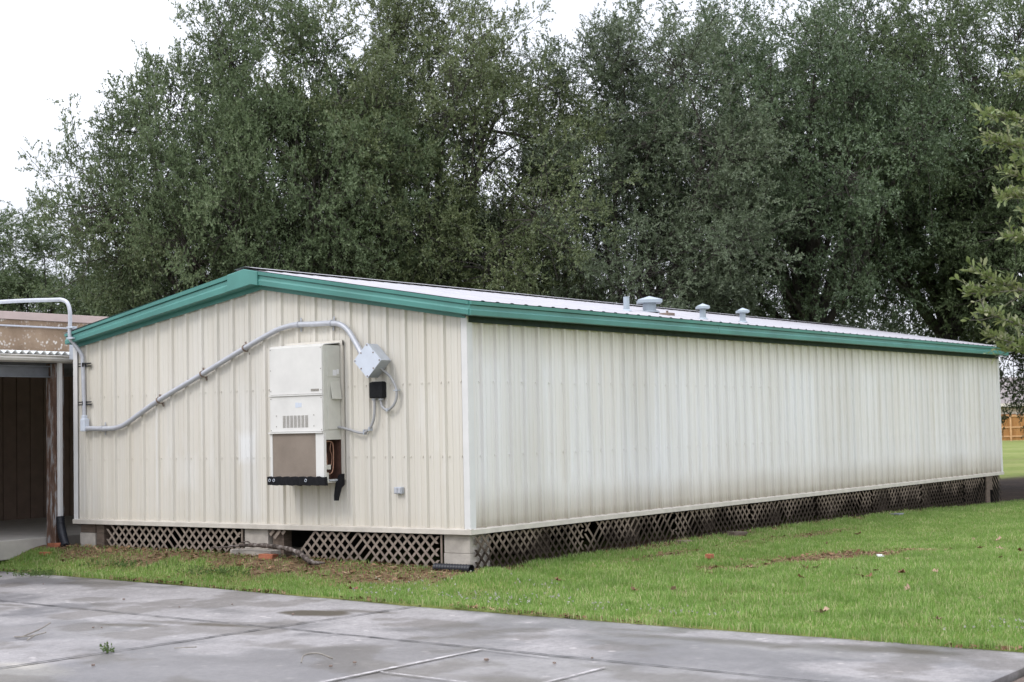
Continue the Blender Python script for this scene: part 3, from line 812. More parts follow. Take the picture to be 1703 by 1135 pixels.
# side cover, disconnect lid and stickers
m = MB(B); m.box(-.30, -.06, YA - .006, YA + .004, 1.31, 1.97, .003); m.box(-.30, -.06, YA - .006, YA + .004, 1.985, 2.34, .003); m.build('side_cover', M['acside'], ac)
m = MB(B); m.prism([(-.245, YA - .008, 1.93), (-.075, YA - .008, 1.93), (-.075, YA - .045, 1.70), (-.245, YA - .045, 1.70)], (0, .012, 0)); m.build('breaker_door', M['acside'], ac)
m = MB(B); m.box(-.20, -.13, YA - .0085, YA - .0065, 2.00, 2.075); m.box(-.125, -.085, YA - .0085, YA - .0065, 2.02, 2.085); m.build('sticker', M['white'], ac)
m = MB(B); m.tube([(-.29, YA - .007, .66), (-.20, YA - .004, .655), (-.12, YA - .004, .66)], .012, 8); m.build('drain_stub', M['galv'], ac)
# black foam strip and hanging hose
m = MB(B)
pts = []
ny = 26
for i in range(ny + 1):
    y = YB + .025 - (YB + .06 - YA) * i / ny; w = .006 * math.sin(i * 1.7) + .003 * math.sin(i * 3.1)
    pts.append((y, w))
for i in range(ny):
    (a, wa), (b, wb) = pts[i], pts[i + 1]
    m.add([(XF - .035 - wa, a, .605 + wa), (XF - .035 - wb, b, .605 + wb), (XF - .040 - wb, b, .710 + wb), (XF - .040 - wa, a, .710 + wa),
           (XF + .03, a, .600 + wa), (XF + .03, b, .600 + wb), (XF + .012, b, .712 + wb), (XF + .012, a, .712 + wa)],
          [(0, 1, 2, 3), (3, 2, 6, 7), (0, 4, 5, 1), (0, 3, 7, 4), (1, 5, 6, 2)], False)
m.build('foam_strip', M['black'], ac)
for y in (2.94, 2.865, 2.30):
    m = MB(B)
    q = [(XF - .046, y + .017 * math.cos(a), .665 + .017 * math.sin(a)) for a in np.linspace(0, 2 * math.pi, 14)]
    m.tube(q, .005, 6, False)
    m.build('grommet', M['galv'], ac)
m = MB(B)
m.prism([(-.045, YA - .045, .74), (-.045, YA - .045, .60), (-.10, YA - .045, .56), (-.15, YA - .045, .44), (-.16, YA - .045, .40), (-.20, YA - .045, .40), (-.20, YA - .045, .47), (-.17, YA - .045, .62), (-.10, YA - .045, .73)], (0, .05, 0))
m.build('drain_hose', M['black'], ac)

# ------------------------------------------------------------------ electrical runs on the gable
rig = thing('electrical_conduit', (-.1, 7.05, 1.45), 'long grey conduit climbing the cream gable wall and arching over to the brown building', 'conduit')
B = (-.1, 7.05, 1.45); X0 = -.075
m = MB(B)
XO = -.215
run1 = [(XO, 13.0, 3.46), (XO, 9.0, 3.39), (XO, 7.58, 3.335), (XO, 7.40, 3.325), (XO, 7.27, 3.28), (XO, 7.205, 3.17), (XO, 7.195, 3.02), (XO, 7.20, 2.76), (XO + .05, 7.17, 2.66), (X0 - .01, 7.10, 2.50), (X0, 7.085, 2.36), (X0, 7.07, 1.9), (X0, 7.06, 1.60)]
m.tube(smooth_path(run1, 8), .030, 12)
m.build('pipe', M['conduit'], rig)
m = MB(B)
run2 = [(X0, 7.02, 1.405), (X0, 6.70, 1.395), (X0, 6.43, 1.395), (X0, 6.26, 1.42), (X0, 6.10, 1.475), (X0, 5.44, 1.775), (X0, 4.55, 2.115), (X0, 3.72, 2.435), (X0, 3.22, 2.615), (X0, 3.02, 2.670), (X0, 2.78, 2.700), (X0, 2.45, 2.692), (X0, 2.12, 2.685), (X0, 1.97, 2.655), (X0, 1.84, 2.565), (X0 - .02, 1.70, 2.40), (X0 - .05, 1.58, 2.26)]
m.tube(smooth_path(run2, 8), .036, 12)
m.build('pipe', M['conduit'], rig)
m = MB(B); m.box(X0 - .05, X0 + .045, 6.995, 7.10, 1.36, 1.55, .018); m.box(X0 - .036, X0 + .03, 7.02, 7.085, 1.54, 1.60, .01); m.build('elbow_fitting', M['boxgrey'], rig)
def strap(y, z, ang, mat='rust', r=.044, w=.012):
    m = MB(B); d = np.array([0, math.cos(ang), math.sin(ang)]); nrm = np.array([0, -math.sin(ang), math.cos(ang)])
    c = np.array([X0, y, z])
    q = [c + np.array([1, 0, 0]) * (.075) + nrm * r] + [c + nrm * r * math.cos(a) + np.array([-1, 0, 0]) * r * math.sin(a) for a in np.linspace(0, math.pi, 9)] + [c + np.array([1, 0, 0]) * .075 - nrm * r]
    for a, b in zip(q[:-1], q[1:]):
        mid_ = (a + b) / 2; ax = (b - a) / 2; th = np.cross(unit(ax), d) * .003
        m.obox(mid_, ax * 1.05, d * w, th)
    for sgn in (1, -1):
        m.obox(c + np.array([.050, 0, 0]) + nrm * sgn * (r + .025), (.004, 0, 0), d * w, nrm * .026)
    m.build('pipe_strap', M[mat], rig)
for y, z, a in ((5.44, 1.775, -.46), (4.55, 2.115, -.37), (3.72, 2.435, -.37)): strap(y, z, a)
for y, z, a in ((6.65, 1.395, 0), (2.72, 2.70, 0), (2.14, 2.686, .1)): strap(y, z, a, 'conduit', .041, .010)
for z in (2.345, 1.775):
    m = MB(B); m.box(-.052, -.030, 6.95, 7.22, z - .028, z - .010); m.box(-.052, -.030, 6.95, 7.22, z + .010, z + .028); m.box(X0 - .036, X0 + .04, 7.055, 7.065, z - .03, z + .03)
    m.build('strut_bracket', M['darkmetal'], rig)
for z in (2.90, 2.74):
    m = MB(B); m.box(XO - .034, XO + .05, 7.10, 7.24, z - .014, z + .014, .004); m.build('pipe_clamp', M['galv'], rig)

jb = thing('junction_box', (-.15, 1.36, 2.16), 'pale grey steel box mounted askew on the gable wall below the conduit end', 'junction box')
B = (-.15, 1.36, 2.16)
ctr = np.array([-.155, 1.375, 2.165]); a1 = np.array([0, -.112, .112]) * 1.0
e1 = np.array([0, .112, .110]); e2 = np.array([0, .112, -.108])
m = MB(B); m.obox(ctr + np.array([.0, 0, 0]), e1 * .98, e2 * .98, (-.098, 0, 0)); m.build('body', M['galv'], jb)
m = MB(B); m.obox(ctr + np.array([-.1025, 0, 0]), e1 * 1.02, e2 * 1.02, (-.004, 0, 0)); lidj = m.build('lid', M['boxgrey'], jb)
for p, q in ((.9, .9), (-.9, .9), (.9, -.9), (-.9, -.9), (.9, 0), (-.9, 0), (0, .9), (0, -.9)):
    m = MB(B); m.obox(ctr + np.array([-.108, 0, 0]) + e1 * p + e2 * q, (.004, 0, 0), (0, .008, 0), (0, 0, .008))
    m.build('screw', M['rust'], jb)

wb = thing('disconnect_switch', (-.08, 1.36, 1.79), 'small black foam-wrapped switch box on the gable wall under the pale grey box', 'switch box')
B = (-.08, 1.36, 1.79)
m = MB(B); m.box(-.125, -.03, 1.258, 1.472, 1.692, 1.895, .018); m.box(-.10, -.03, 1.275, 1.455, 1.885, 1.902, .008); m.build('foam_cover', M['black'], wb)
m = MB(B); m.box(-.095, -.035, 1.30, 1.345, 1.665, 1.69, .004); m.build('cable_gland', M['conduit'], wb); m = MB(B); m.box(-.095, -.035, 1.405, 1.455, 1.665, 1.69, .004); m.build('cable_gland', M['conduit'], wb)
def flexrun(pts, label, r=.017):
    B = tuple(pts[0]); t = thing('flexible_conduit', B, label, 'conduit')
    m = MB(B); P = smooth_path(pts, 14)
    m.tube(P, r, 10); m.build('hose', M['flex'], t)
    return t, B
t1, B1 = flexrun([(-.16, 1.30, 2.09), (-.11, 1.24, 2.035), (-.085, 1.155, 1.96), (-.07, 1.085, 1.84), (-.07, 1.06, 1.75), (-.07, 1.08, 1.65), (-.07, 1.14, 1.575), (-.07, 1.22, 1.54), (-.07, 1.295, 1.575), (-.07, 1.323, 1.64), (-.07, 1.325, 1.675)],
                 'grey flexible conduit looping between the pale grey box and the black switch box')
m = MB(B1); m.box(-.09, -.03, 1.03, 1.10, 1.775, 1.79); m.build('pipe_strap', M['galv'], t1); m = MB(B1); m.box(-.09, -.03, 1.20, 1.23, 1.522, 1.56); m.build('pipe_strap', M['galv'], t1)
t2, B2 = flexrun([(-.07, 1.43, 1.675), (-.07, 1.43, 1.56), (-.07, 1.445, 1.44), (-.07, 1.50, 1.33), (-.07, 1.60, 1.262), (-.07, 1.70, 1.262), (-.075, 1.84, 1.298), (-.09, 1.95, 1.325), (-.11, 2.02, 1.335)],
                 'grey flexible conduit running from the black switch box to the air conditioner')
m = MB(B2); m.box(-.09, -.03, 1.60, 1.615, 1.235, 1.30); m.build('pipe_strap', M['galv'], t2); m = MB(B2); m.box(-.10, -.03, 1.50, 1.515, 1.28, 1.33); m.build('pipe_strap', M['galv'], t2)

ob = thing('outlet_box', (-.03, 1.08, .53), 'small weathered grey outlet box low on the gable wall', 'outlet box')
B = (-.03, 1.08, .53)
m = MB(B); m.box(-.062, -.002, 1.022, 1.142, .488, .572, .006); m.build('housing', M['galv'], ob)
m = MB(B); m.box(-.070, -.062, 1.032, 1.076, .496, .564, .003); m.box(-.070, -.062, 1.088, 1.132, .496, .564, .003); m.build('cover_flap', M['conduit'], ob)

# ------------------------------------------------------------------ neighbouring brown building and its covered walkway
nb = thing('school_building', (0, 12.75, -.3), 'low brown building with pebbled parapet standing left of the cream portable', 'building')
B = (0, 12.75, -.3)
m = MB(B); m.box(-9, 8, 12.75, 21, 2.55, 3.47); m.build('parapet', M['aggregate'], nb)
m = MB(B); m.box(-9.05, 8.05, 12.70, 21.05, 3.475, 3.62, .01); m.build('roof_flashing', M['cap'], nb)
m = MB(B)
x = -9.
while x < 8:
    m.box(x, x + .28, 12.76, 12.80, -.3, 2.54); x += .30
m.box(-9, 8, 12.785, 13.0, -.3, 2.54); m.build('siding', M['soffit'], nb)
m = MB(B); m.tube([(-9, 12.715, 3.355), (8, 12.715, 3.355)], .018, 8); m.build('conduit', M['conduit'], nb)
m = MB(B); m.box(-8.9, 7.9, 13.1, 20.9, -.3, 2.5); m.build('core', M['dark'], nb)

wk = thing('covered_walkway', (0, 7.85, -.3), 'covered walkway with corrugated white roof and one peeling post beside the brown building', 'walkway')
B = (0, 7.85, -.3)
tag(MB().box(-9, 8.0, 7.98, 12.74, -.5, -.215, .012).build('walkway_slab', M['slab']), kind='structure')
# corrugated sheet: corrugations run away from the gutter, ends show as scallops
m = MB(B); P = []
x = -9.
while x < 7.9:
    for k in range(8):
        a = 2 * math.pi * k / 8; P.append((x + .128 * k / 8, .022 * math.cos(a)))
    x += .128
vs = []
for u, o in P: vs += [(u, 7.70, 2.545 + o), (u, 12.70, 2.80 + o)]
m.add(vs, [(2 * i, 2 * i + 2, 2 * i + 3, 2 * i + 1) for i in range(len(P) - 1)], True)
cs = m.build('canopy_sheet', M['canopy'], wk)
md = cs.modifiers.new('thickness', 'SOLIDIFY'); md.thickness = .006
m = MB(B); pr = [(7.66, 2.40), (7.58, 2.42), (7.565, 2.455), (7.585, 2.475), (7.565, 2.500), (7.575, 2.508), (7.60, 2.480), (7.61, 2.44), (7.66, 2.425), (7.72, 2.51), (7.735, 2.51), (7.74, 2.40)]
m.prism([(-9, y, z) for y, z in pr], (8.95, 0, 0)); m.prism([(-.045, y + .006, z - .004) for y, z in pr], (.80, 0, 0)); m.build('gutter', M['gutter'], wk)
m = MB(B)
m.box(-9, -.06, 7.83, 7.95, 2.185, 2.20); m.box(-9, -.06, 7.88, 7.90, 2.20, 2.34); m.box(-9, -.06, 7.83, 7.95, 2.34, 2.36); m.box(-.062, -.05, 7.83, 7.95, 2.185, 2.36)
m.build('beam', M['steel'], wk)
m = MB(B)
for x in np.arange(-8.4, 7.8, 1.2): m.box(x, x + .05, 7.76, 12.7, 2.40, 2.49)
m.build('purlins', M['steel'], wk)
m = MB(B)
n = 14
zs = np.linspace(-.36, 2.40, n)
for i in range(n - 1):
    e0 = .006 * math.sin(i * 2.1)
m.box(-.075, .095, 7.735, 7.945, -.36, 2.395, .010)
post = m.build('post', M['post'], wk)
m = MB(B); m.box(-.045, .012, 7.665, 7.728, .03, 2.40, .006); m.tube([(-.02, 7.69, 2.45), (-.02, 7.69, 2.38)], .03, 8); dsp = m.build('downspout', M['trimwhite'], wk)
m = MB(B)
Pp = smooth_path([(-.02, 7.69, .10), (-.025, 7.675, -.03), (-.05, 7.61, -.15), (-.10, 7.50, -.27), (-.15, 7.40, -.34)], 16)
rr = .062 + .006 * np.sin(np.arange(len(Pp)) * 1.9)
m.tube(Pp, rr, 14); m.build('drain_elbow', M['blackplastic'], dsp)
m = MB(B); m.box(-.02, .05, 7.345, 7.46, 2.44, 2.76); m.build('end_flashing', M['galv'], wk)

# ------------------------------------------------------------------ loose things on the ground
def brick(x, y, rz, l, w, h, label, mat='brick', name='brick', cat='brick', dz=0.):
    z = float(gz(x, y)) + dz
    m = MB(); m.box(-l / 2, l / 2, -w / 2, w / 2, -.02, h, .008)
    o = m.build(name, M[mat]); o.location = (x, y, z); o.rotation_euler = (.04, .05, rz); return tag(o, label, cat)
brick(.02, 6.50, 1.45, .44, .11, .065, 'long red brick lying by the left end of the lattice, beside the timber support', dz=.015)
brick(-.51, 7.42, 1.2, .24, .12, .035, 'sunken red brick in the thin grass in front of the peeling post')
brick(-.16, 7.65, 1.25, .30, .11, .045, 'red brick lying at the foot of the peeling post')
brick(-.20, 3.20, .35, .20, .20, .05, 'broken red brick piece in front of the middle pier footing')
brick(4.87, -.22, .1, .40, .14, .06, 'brown block propping the muddy lattice, nearer the white corner of the two', 'soffit', 'block', 'block', -.02)
brick(6.41, -.26, .0, .44, .14, .07, 'dark block against the muddy lattice, farther along the long wall', 'pierwood', 'block', 'block')
brick(3.57, -1.32, .3, .17, .09, .04, 'orange brick chip alone in the lawn in front of the long wall', dz=.03)
m = MB(); m.box(-.13, .13, -.09, .09, -.01, .05, .01); o = m.build('block', M['steel']); o.location = (12.6, -.35, float(gz(12.6, -.35)) - .01); tag(o, 'small grey block at the foot of the lattice toward the far end', 'block')

# dead branch leaning over the pier footing
pts = [(-.20, 3.95, -.235), (-.18, 3.70, -.215), (-.19, 3.45, -.205), (-.22, 3.15, -.205), (-.28, 2.80, -.225), (-.36, 2.50, -.265), (-.46, 2.26, -.335), (-.50, 2.12, -.365), (-.47, 1.95, -.365)]
m = MB(); Pp = smooth_path(pts, 6); m.tube(Pp, np.interp(np.arange(len(Pp)), [0, 10, 40, len(Pp) - 1], [.012, .028, .036, .012]) * (1 + .15 * np.sin(np.arange(len(Pp)) * 1.3)), 9)
m.tube(smooth_path([(-.22, 3.72, -.22), (-.24, 3.98, -.24), (-.22, 4.25, -.255)], 6), .012, 6); m.tube(smooth_path([(-.20, 3.5, -.205), (-.16, 3.62, -.165), (-.15, 3.75, -.175)], 6), .010, 6)
tag(m.build('fallen_branch', M['log']), 'grey mottled dead branch lying across the middle pier footing', 'branch')

# corrugated drain pipe at the near pier
m = MB(); Pp = np.stack([np.full(60, -.17), np.linspace(.42, -.14, 60), np.full(60, -.395)], -1)
m.tube(Pp, .052 + .004 * np.sin(np.arange(60) * 1.4), 16, False); m.tube(Pp[::-1], .044, 16, False)
tag(m.build('drain_pipe', M['blackplastic']), 'short black corrugated pipe lying at the foot of the near corner pier', 'pipe')

# scattered dead leaves
def leaf_mesh(name, seed, mat):
    r = np.random.default_rng(seed); n = 11
    m = MB(); vs = [(0, 0, .014)]
    for k in range(n):
        a = 2 * math.pi * k / n; rad = (.075 if k % 2 == 0 else .042) * (.75 + .5 * r.random())
        vs.append((rad * math.cos(a), rad * math.sin(a) * .8, .012 + .05 * r.random() * (rad / .06)))
    m.add(vs, [(0, 1 + k, 1 + (k + 1) % n) for k in range(n)])
    m.tube([(0, 0, .014), (-.06, .02, .04), (-.11, .03, .05)], .003, 5)
    o = m.build(name, mat); return o
LB = [(-1.57, .52), (8.23, -1.46), (3.0, -3.13), (1.91, -3.44), (2.9, -3.69), (2.79, -4.01), (2.08, -4.18), (6.73, -3.92), (5.19, -4.72), (6.16, -4.68), (-.04, -1.28), (-.09, -2.35), (2.63, -4.4), (2.95, -3.01)]
LT = [(6.41, -1.73), (3.06, -4.65), (8.06, -3.37), (8.07, -3.73), (6.63, -4.23), (.15, -2.72), (1.19, -5.04), (.59, -6.05), (2.69, -2.39), (-1.13, -5.11), (-1.09, -6.22), (4.58, -3.69)]
for pts, mat, lab, grp in ((LB, 'leafbrown', 'curled dark brown dead leaf lying on the green lawn', 'dark dead leaves on the lawn'), (LT, 'leaftan', 'pale pinkish tan dead leaf lying on the green lawn', 'pale dead leaves on the lawn')):
    proto = [leaf_mesh('fallen_leaf', s, M[mat]) for s in (1, 2, 3)]
    for i, (x, y) in enumerate(pts):
        if i < 3: o = proto[i]
        else:
            o = proto[i % 3].copy(); C.objects.link(o)
        o.location = (x, y, float(gz(x, y)) + .028); o.rotation_euler = (random.uniform(-.4, .4), random.uniform(-.4, .4), random.uniform(0, 6.3))
        s = random.uniform(.55, 1.1); o.scale = (s, s, s); tag(o, lab, 'leaf', grp)
m = MB(); m.box(-.08, .08, -.04, .04, 0, .02, .006); m.box(-.02, .07, -.02, .05, .018, .04, .006); o = m.build('paper_scrap', M['white']); o.location = (4.8, -3.24, float(gz(4.8, -3.24)) + .025); o.rotation_euler = (0, .1, .5); tag(o, 'crumpled white paper scrap on the lawn beside the long wall', 'litter')
# twigs on the concrete
def twig(pts, label, r=.007):
    m = MB()
    for q in pts: m.tube(smooth_path([(a, b, ZC + .012 + c) for a, b, c in q], 6), r, 6)
    return tag(m.build('twig', M['twig']), label, 'twig')
twig([[(-5.80, 1.02, .0), (-5.83, .88, .01), (-5.78, .74, .03), (-5.70, .68, .05)], [(-5.83, .88, .01), (-5.60, .92, .05), (-5.42, .98, .09)], [(-5.78, .74, .03), (-5.9, .70, .0)]], 'forked pale twig lying in the bluish wet patch of the concrete')
twig([[(-5.72, -2.60, .0), (-5.66, -2.58, .05), (-5.58, -2.66, .06), (-5.54, -2.78, .02)]], 'small curled twig on the concrete near the white line')
twig([[(-5.62, -.98, .0), (-5.60, -1.10, .01), (-5.58, -1.22, .02)]], 'thin straight twig on the concrete past the joint', .005)
for i, (x, y) in enumerate([(-4.915, -3.883), (-5.756, -2.956), (-5.52, -3.002), (-4.791, -4.463), (-4.41, -4.575), (-4.986, .882), (-4.95, .80), (-2.297, 5.143), (-3.099, 2.652), (-6.65, -1.15), (-3.3, -.2), (-2.9, 1.1), (-3.35, 1.45)]):
    m = MB(); m.box(-.018, .018, -.013, .013, 0, .02, .006); o = m.build('acorn', M['rust']) if i == 0 else first.copy()
    if i == 0: first = o
    else: C.objects.link(o)
    s = 1.0 if i == 0 else random.uniform(.45, .8); o.scale = (s, s, s); o.location = (x, y, ZC + .008); o.rotation_euler = (0, 0, random.uniform(0, 6))
    tag(o, 'small dark acorn lying on the grey concrete', 'acorn', 'dark acorns on the concrete')

# ------------------------------------------------------------------ foliage builders
def leaf_quads(P, D, Ls, n, ll, lw, rng, spread=.8, up=.15, t0=.1):
    """n leaves along each spray; returns verts (M*4,3)"""
    s = len(P); tt = t0 + (1 - t0) * (np.arange(n) + rng.random((s, n))) / n
    pos = P[:, None] + D[:, None] * (Ls[:, None] * tt)[..., None]
    rd = unit(rng.normal(size=(s, n, 3)))
    ld = unit(D[:, None] * .7 + rd * spread + np.array([0, 0, up]))
    sd = unit(np.cross(ld, rng.normal(size=(s, n, 3))))
    l = ll * (.65 + .6 * rng.random((s, n, 1))); w = lw * (.7 + .5 * rng.random((s, n, 1)))
    v = np.stack([pos, pos + ld * l * .45 + sd * w / 2, pos + ld * l, pos + ld * l * .45 - sd * w / 2], 2)
    return v.reshape(-1, 3)
def quads(nv): return np.arange(nv).reshape(-1, 4)

def grow_oak(seed, height, radius, zbase, n_bough, lean=(0, 0), n_br=28, n_sp=17, n_leaf=16, ll=.082, lw=.040, trunk_r=.30, gap=.32, br_f=.275):
    """returns (bark MB, leaf vertex array) around the origin"""
    rng = np.random.default_rng(seed); mb = MB(); leaves = []
    lean = np.array([lean[0], lean[1], 0.])
    zc = zbase + (height - zbase) * .42
    cents = []
    tries = 0
    while len(cents) < n_bough and tries < 6000:
        tries += 1
        d = unit(rng.normal(size=3)); rr = rng.random() ** .42
        hz = (height - zc) if d[2] > 0 else (zc - zbase)
        q = np.array([d[0] * radius, d[1] * radius, d[2] * hz]) * rr * .88
        wob = 1 + .15 * math.sin(3 * math.atan2(d[1], d[0]) + seed) * abs(1 - abs(d[2]))
        q[:2] *= wob
        c = q + np.array([0, 0, zc]) + lean * ((q[2] + zc) / height)
        if all(np.linalg.norm((c - o) * np.array([1, 1, 1.35])) > radius * gap for o in cents): cents.append(c)
    cents = np.array(cents)
    # trunk
    fork = zbase * .75 + .4
    tp = smooth_path([(0, 0, -.6), (0, 0, .2), (.08 * math.sin(seed), .08 * math.cos(seed), fork * .6), (lean[0] * .12, lean[1] * .12, fork)], 6)
    mb.tube(tp, np.interp(np.arange(len(tp)), [0, 6, len(tp) - 1], [trunk_r * 1.6, trunk_r * 1.08, trunk_r * .85]), 12)
    fk = tp[-1]
    # limbs: group boughs by direction
    ang = np.arctan2(cents[:, 1] - fk[1], cents[:, 0] - fk[0]); n_l = 7
    key = ((ang + math.pi) / (2 * math.pi) * n_l + rng.random() * .5).astype(int) % n_l
    hi = cents[:, 2] > np.median(cents[:, 2]); key = key * 2 + hi
    for k in np.unique(key):
        g = cents[key == k]
        far = g.mean(0); a = fk + np.array([0, 0, -.15 * rng.random()])
        mid_ = a * .5 + far * .5 + np.array([0, 0, (.10 if far[2] > height * .55 else .16) * np.linalg.norm(far - a)]) * rng.normal(.6, .5) + rng.normal(size=3) * .25
        limb = smooth_path([a, a * .72 + mid_ * .28 + rng.normal(size=3) * .1, mid_, far], 6)
        r0 = trunk_r * (.30 + .10 * min(len(g), 6) / 2)
        r0 = min(r0, trunk_r * .62)
        mb.tube(limb, np.linspace(r0, r0 * .35, len(limb)), 8, False)
        for c in g:
            i = int(rng.integers(len(limb) // 3, len(limb) - 1)); s0 = limb[i]
            m2 = (s0 + c) / 2 + rng.normal(size=3) * .18 + np.array([0, 0, .1])
            sec = smooth_path([s0, m2, c], 6)
            mb.tube(sec, np.linspace(max(.035, r0 * .35), .014, len(sec)), 6, False)
            # branchlets radiate from the bough centre
            br = radius * br_f * (.8 + .45 * rng.random())
            base_dir = unit((c - np.array([0, 0, zc])) * np.array([1, 1, 1.0]) + np.array([0, 0, .38]))
            dirs = unit(unit(rng.normal(size=(n_br, 3))) * np.array([1, 1, .8]) + base_dir * .62 + np.array([0, 0, .08]))
            lens = br * (.70 + .42 * rng.random(n_br))
            roots = c + rng.normal(size=(n_br, 3)) * br * .28
            for q in range(n_br):
                e1_ = roots[q] + dirs[q] * lens[q] * .6; e2_ = roots[q] + dirs[q] * lens[q] + np.array([0, 0, .10 * lens[q] * rng.normal()])
                mb.tube([c + (roots[q] - c) * .3, roots[q], e1_, e2_], [.016, .013, .009, .004], 3, False)
            # sprays along each branchlet, denser to the tip
            tt = rng.random((n_br, n_sp)) ** .45
            P = roots[:, None] + dirs[:, None] * (lens[:, None] * tt)[..., None] + rng.normal(size=(n_br, n_sp, 3)) * .11
            D = unit(dirs[:, None] * .6 + unit(rng.normal(size=(n_br, n_sp, 3))) * .85 + np.array([0, 0, .12]))
            sl_ = (.26 + .26 * rng.random((n_br, n_sp)))
            leaves.append(leaf_quads(P.reshape(-1, 3), D.reshape(-1, 3), sl_.ravel(), n_leaf, ll, lw, rng))
    return mb, np.concatenate(leaves)

def plant_tree(protos, i, x, y, rz, sc, label, group=None, z=None, mat=None):
    pm, pl = protos[i]
    z = float(gz(x, y)) if z is None else z
    t = thing('oak_tree', (x, y, z), label, 'tree', group)
    t.rotation_euler = (0, 0, rz); t.scale = sc
    new_obj('trunk', pm, t); c = new_obj('crown', pl, t)
    if mat: c.material_slots[0].link = 'OBJECT'; c.material_slots[0].material = M[mat]
    return t
PROTO = []
for kw in (dict(seed=3, height=11.6, radius=5.3, zbase=2.2, n_bough=64, lean=(-.5, .3)),
           dict(seed=8, height=14.0, radius=5.6, zbase=3.2, n_bough=46),
           dict(seed=21, height=13.2, radius=6.0, zbase=5.0, n_bough=46, trunk_r=.40)):
    b, lv = grow_oak(**kw)
    mb_o = b.build('trunk', M['bark']); pm = mb_o.data; bpy.data.objects.remove(mb_o)
    pl = arr_mesh('crown', lv, quads(len(lv))); pl.materials.append(M['leaf'])
    PROTO.append((pm, pl))
GT = 'live oaks behind the portable building'
def at(px, dep):
    lat = (px - 851) / 2595 * dep; return CAM[0] + .8129 * dep + .5825 * lat, CAM[1] + .5825 * dep - .8129 * lat
plant_tree(PROTO, 0, *at(432, 37.5), math.radians(70), (.74, .74, 1.03), 'leftmost tall oak, its crown edge open to the white sky', GT)
plant_tree(PROTO, 1, *at(705, 38.5), .6, (.80, .80, .93), 'tall oak standing behind the ridge and the air conditioner', GT, mat='leaf_warm')
plant_tree(PROTO, 1, *at(1030, 39.0), 2.2, (.82, .82, .86), 'oak with grey-green boughs behind the large capped roof vent', GT, mat='leaf_pale')
plant_tree(PROTO, 2, *at(1345, 41.5), 3.9, (.84, .84, .98), 'dark oak with pale sky gaps low under its crown, right of the roof vents', GT, mat='leaf_deep')
plant_tree(PROTO, 2, *at(1575, 43.), 5.0, (.86, .86, 1.04), 'thick-trunked dark oak behind the far end of the long wall', GT)
plant_tree(PROTO, 0, *at(1850, 41.), 3.2, (.9, .9, 1.03), 'oak at the right edge whose low limb reaches past the wall end', GT)
plant_tree(PROTO, 0, 13.5, 27.0, 1.1, (1.0, 1.0, .68), 'smaller oak farther back above the brown building roof', GT)

# distant wood that closes the gaps between the trunks
def treeline(seed, pts, n):
    rng = np.random.default_rng(seed); P = []; R_ = []
    for (x, y, h, w) in pts:
        k = 46
        for _ in range(k):
            d = unit(rng.normal(size=3)); q = rng.random() ** .4
            P.append((x + d[0] * w * q, y + d[1] * w * q, -.4 + h * .5 + d[2] * h * .5 * q)); R_.append(w * .28)
    P = np.array(P); R_ = np.array(R_); V = []
    per = n
    D = unit(rng.normal(size=(len(P), per, 3))); rad = R_[:, None] * rng.random((len(P), per)) ** .5
    C0 = P[:, None] + D * rad[..., None]
    V = leaf_quads(C0.reshape(-1, 3), unit(D.reshape(-1, 3) + np.array([0, 0, .3])), np.full(len(P) * per, .45), 5, .19, .10, rng)
    return V
tl = []
rt = np.random.default_rng(15)
for k in range(21):
    px = 120 + k * 66; dep = 56 + 12 * rt.random(); lat = (px - 851) / 2595 * dep
    hh = (5.6 if px < 620 else 5.0 if 1310 < px < 1420 or 1500 < px < 1560 else 6.6) + 1.3 * (rt.random() - .5)
    tl.append((CAM[0] + .8129 * dep + .5825 * lat, CAM[1] + .5825 * dep - .8129 * lat, hh, 2.6 + rt.random()))
V = treeline(5, tl, 70)
tag(new_obj('treeline', arr_mesh('treeline', V, quads(len(V))), None, M['leaf_far']), 'dark wood far behind the oak trunks', 'wood', kind='stuff')

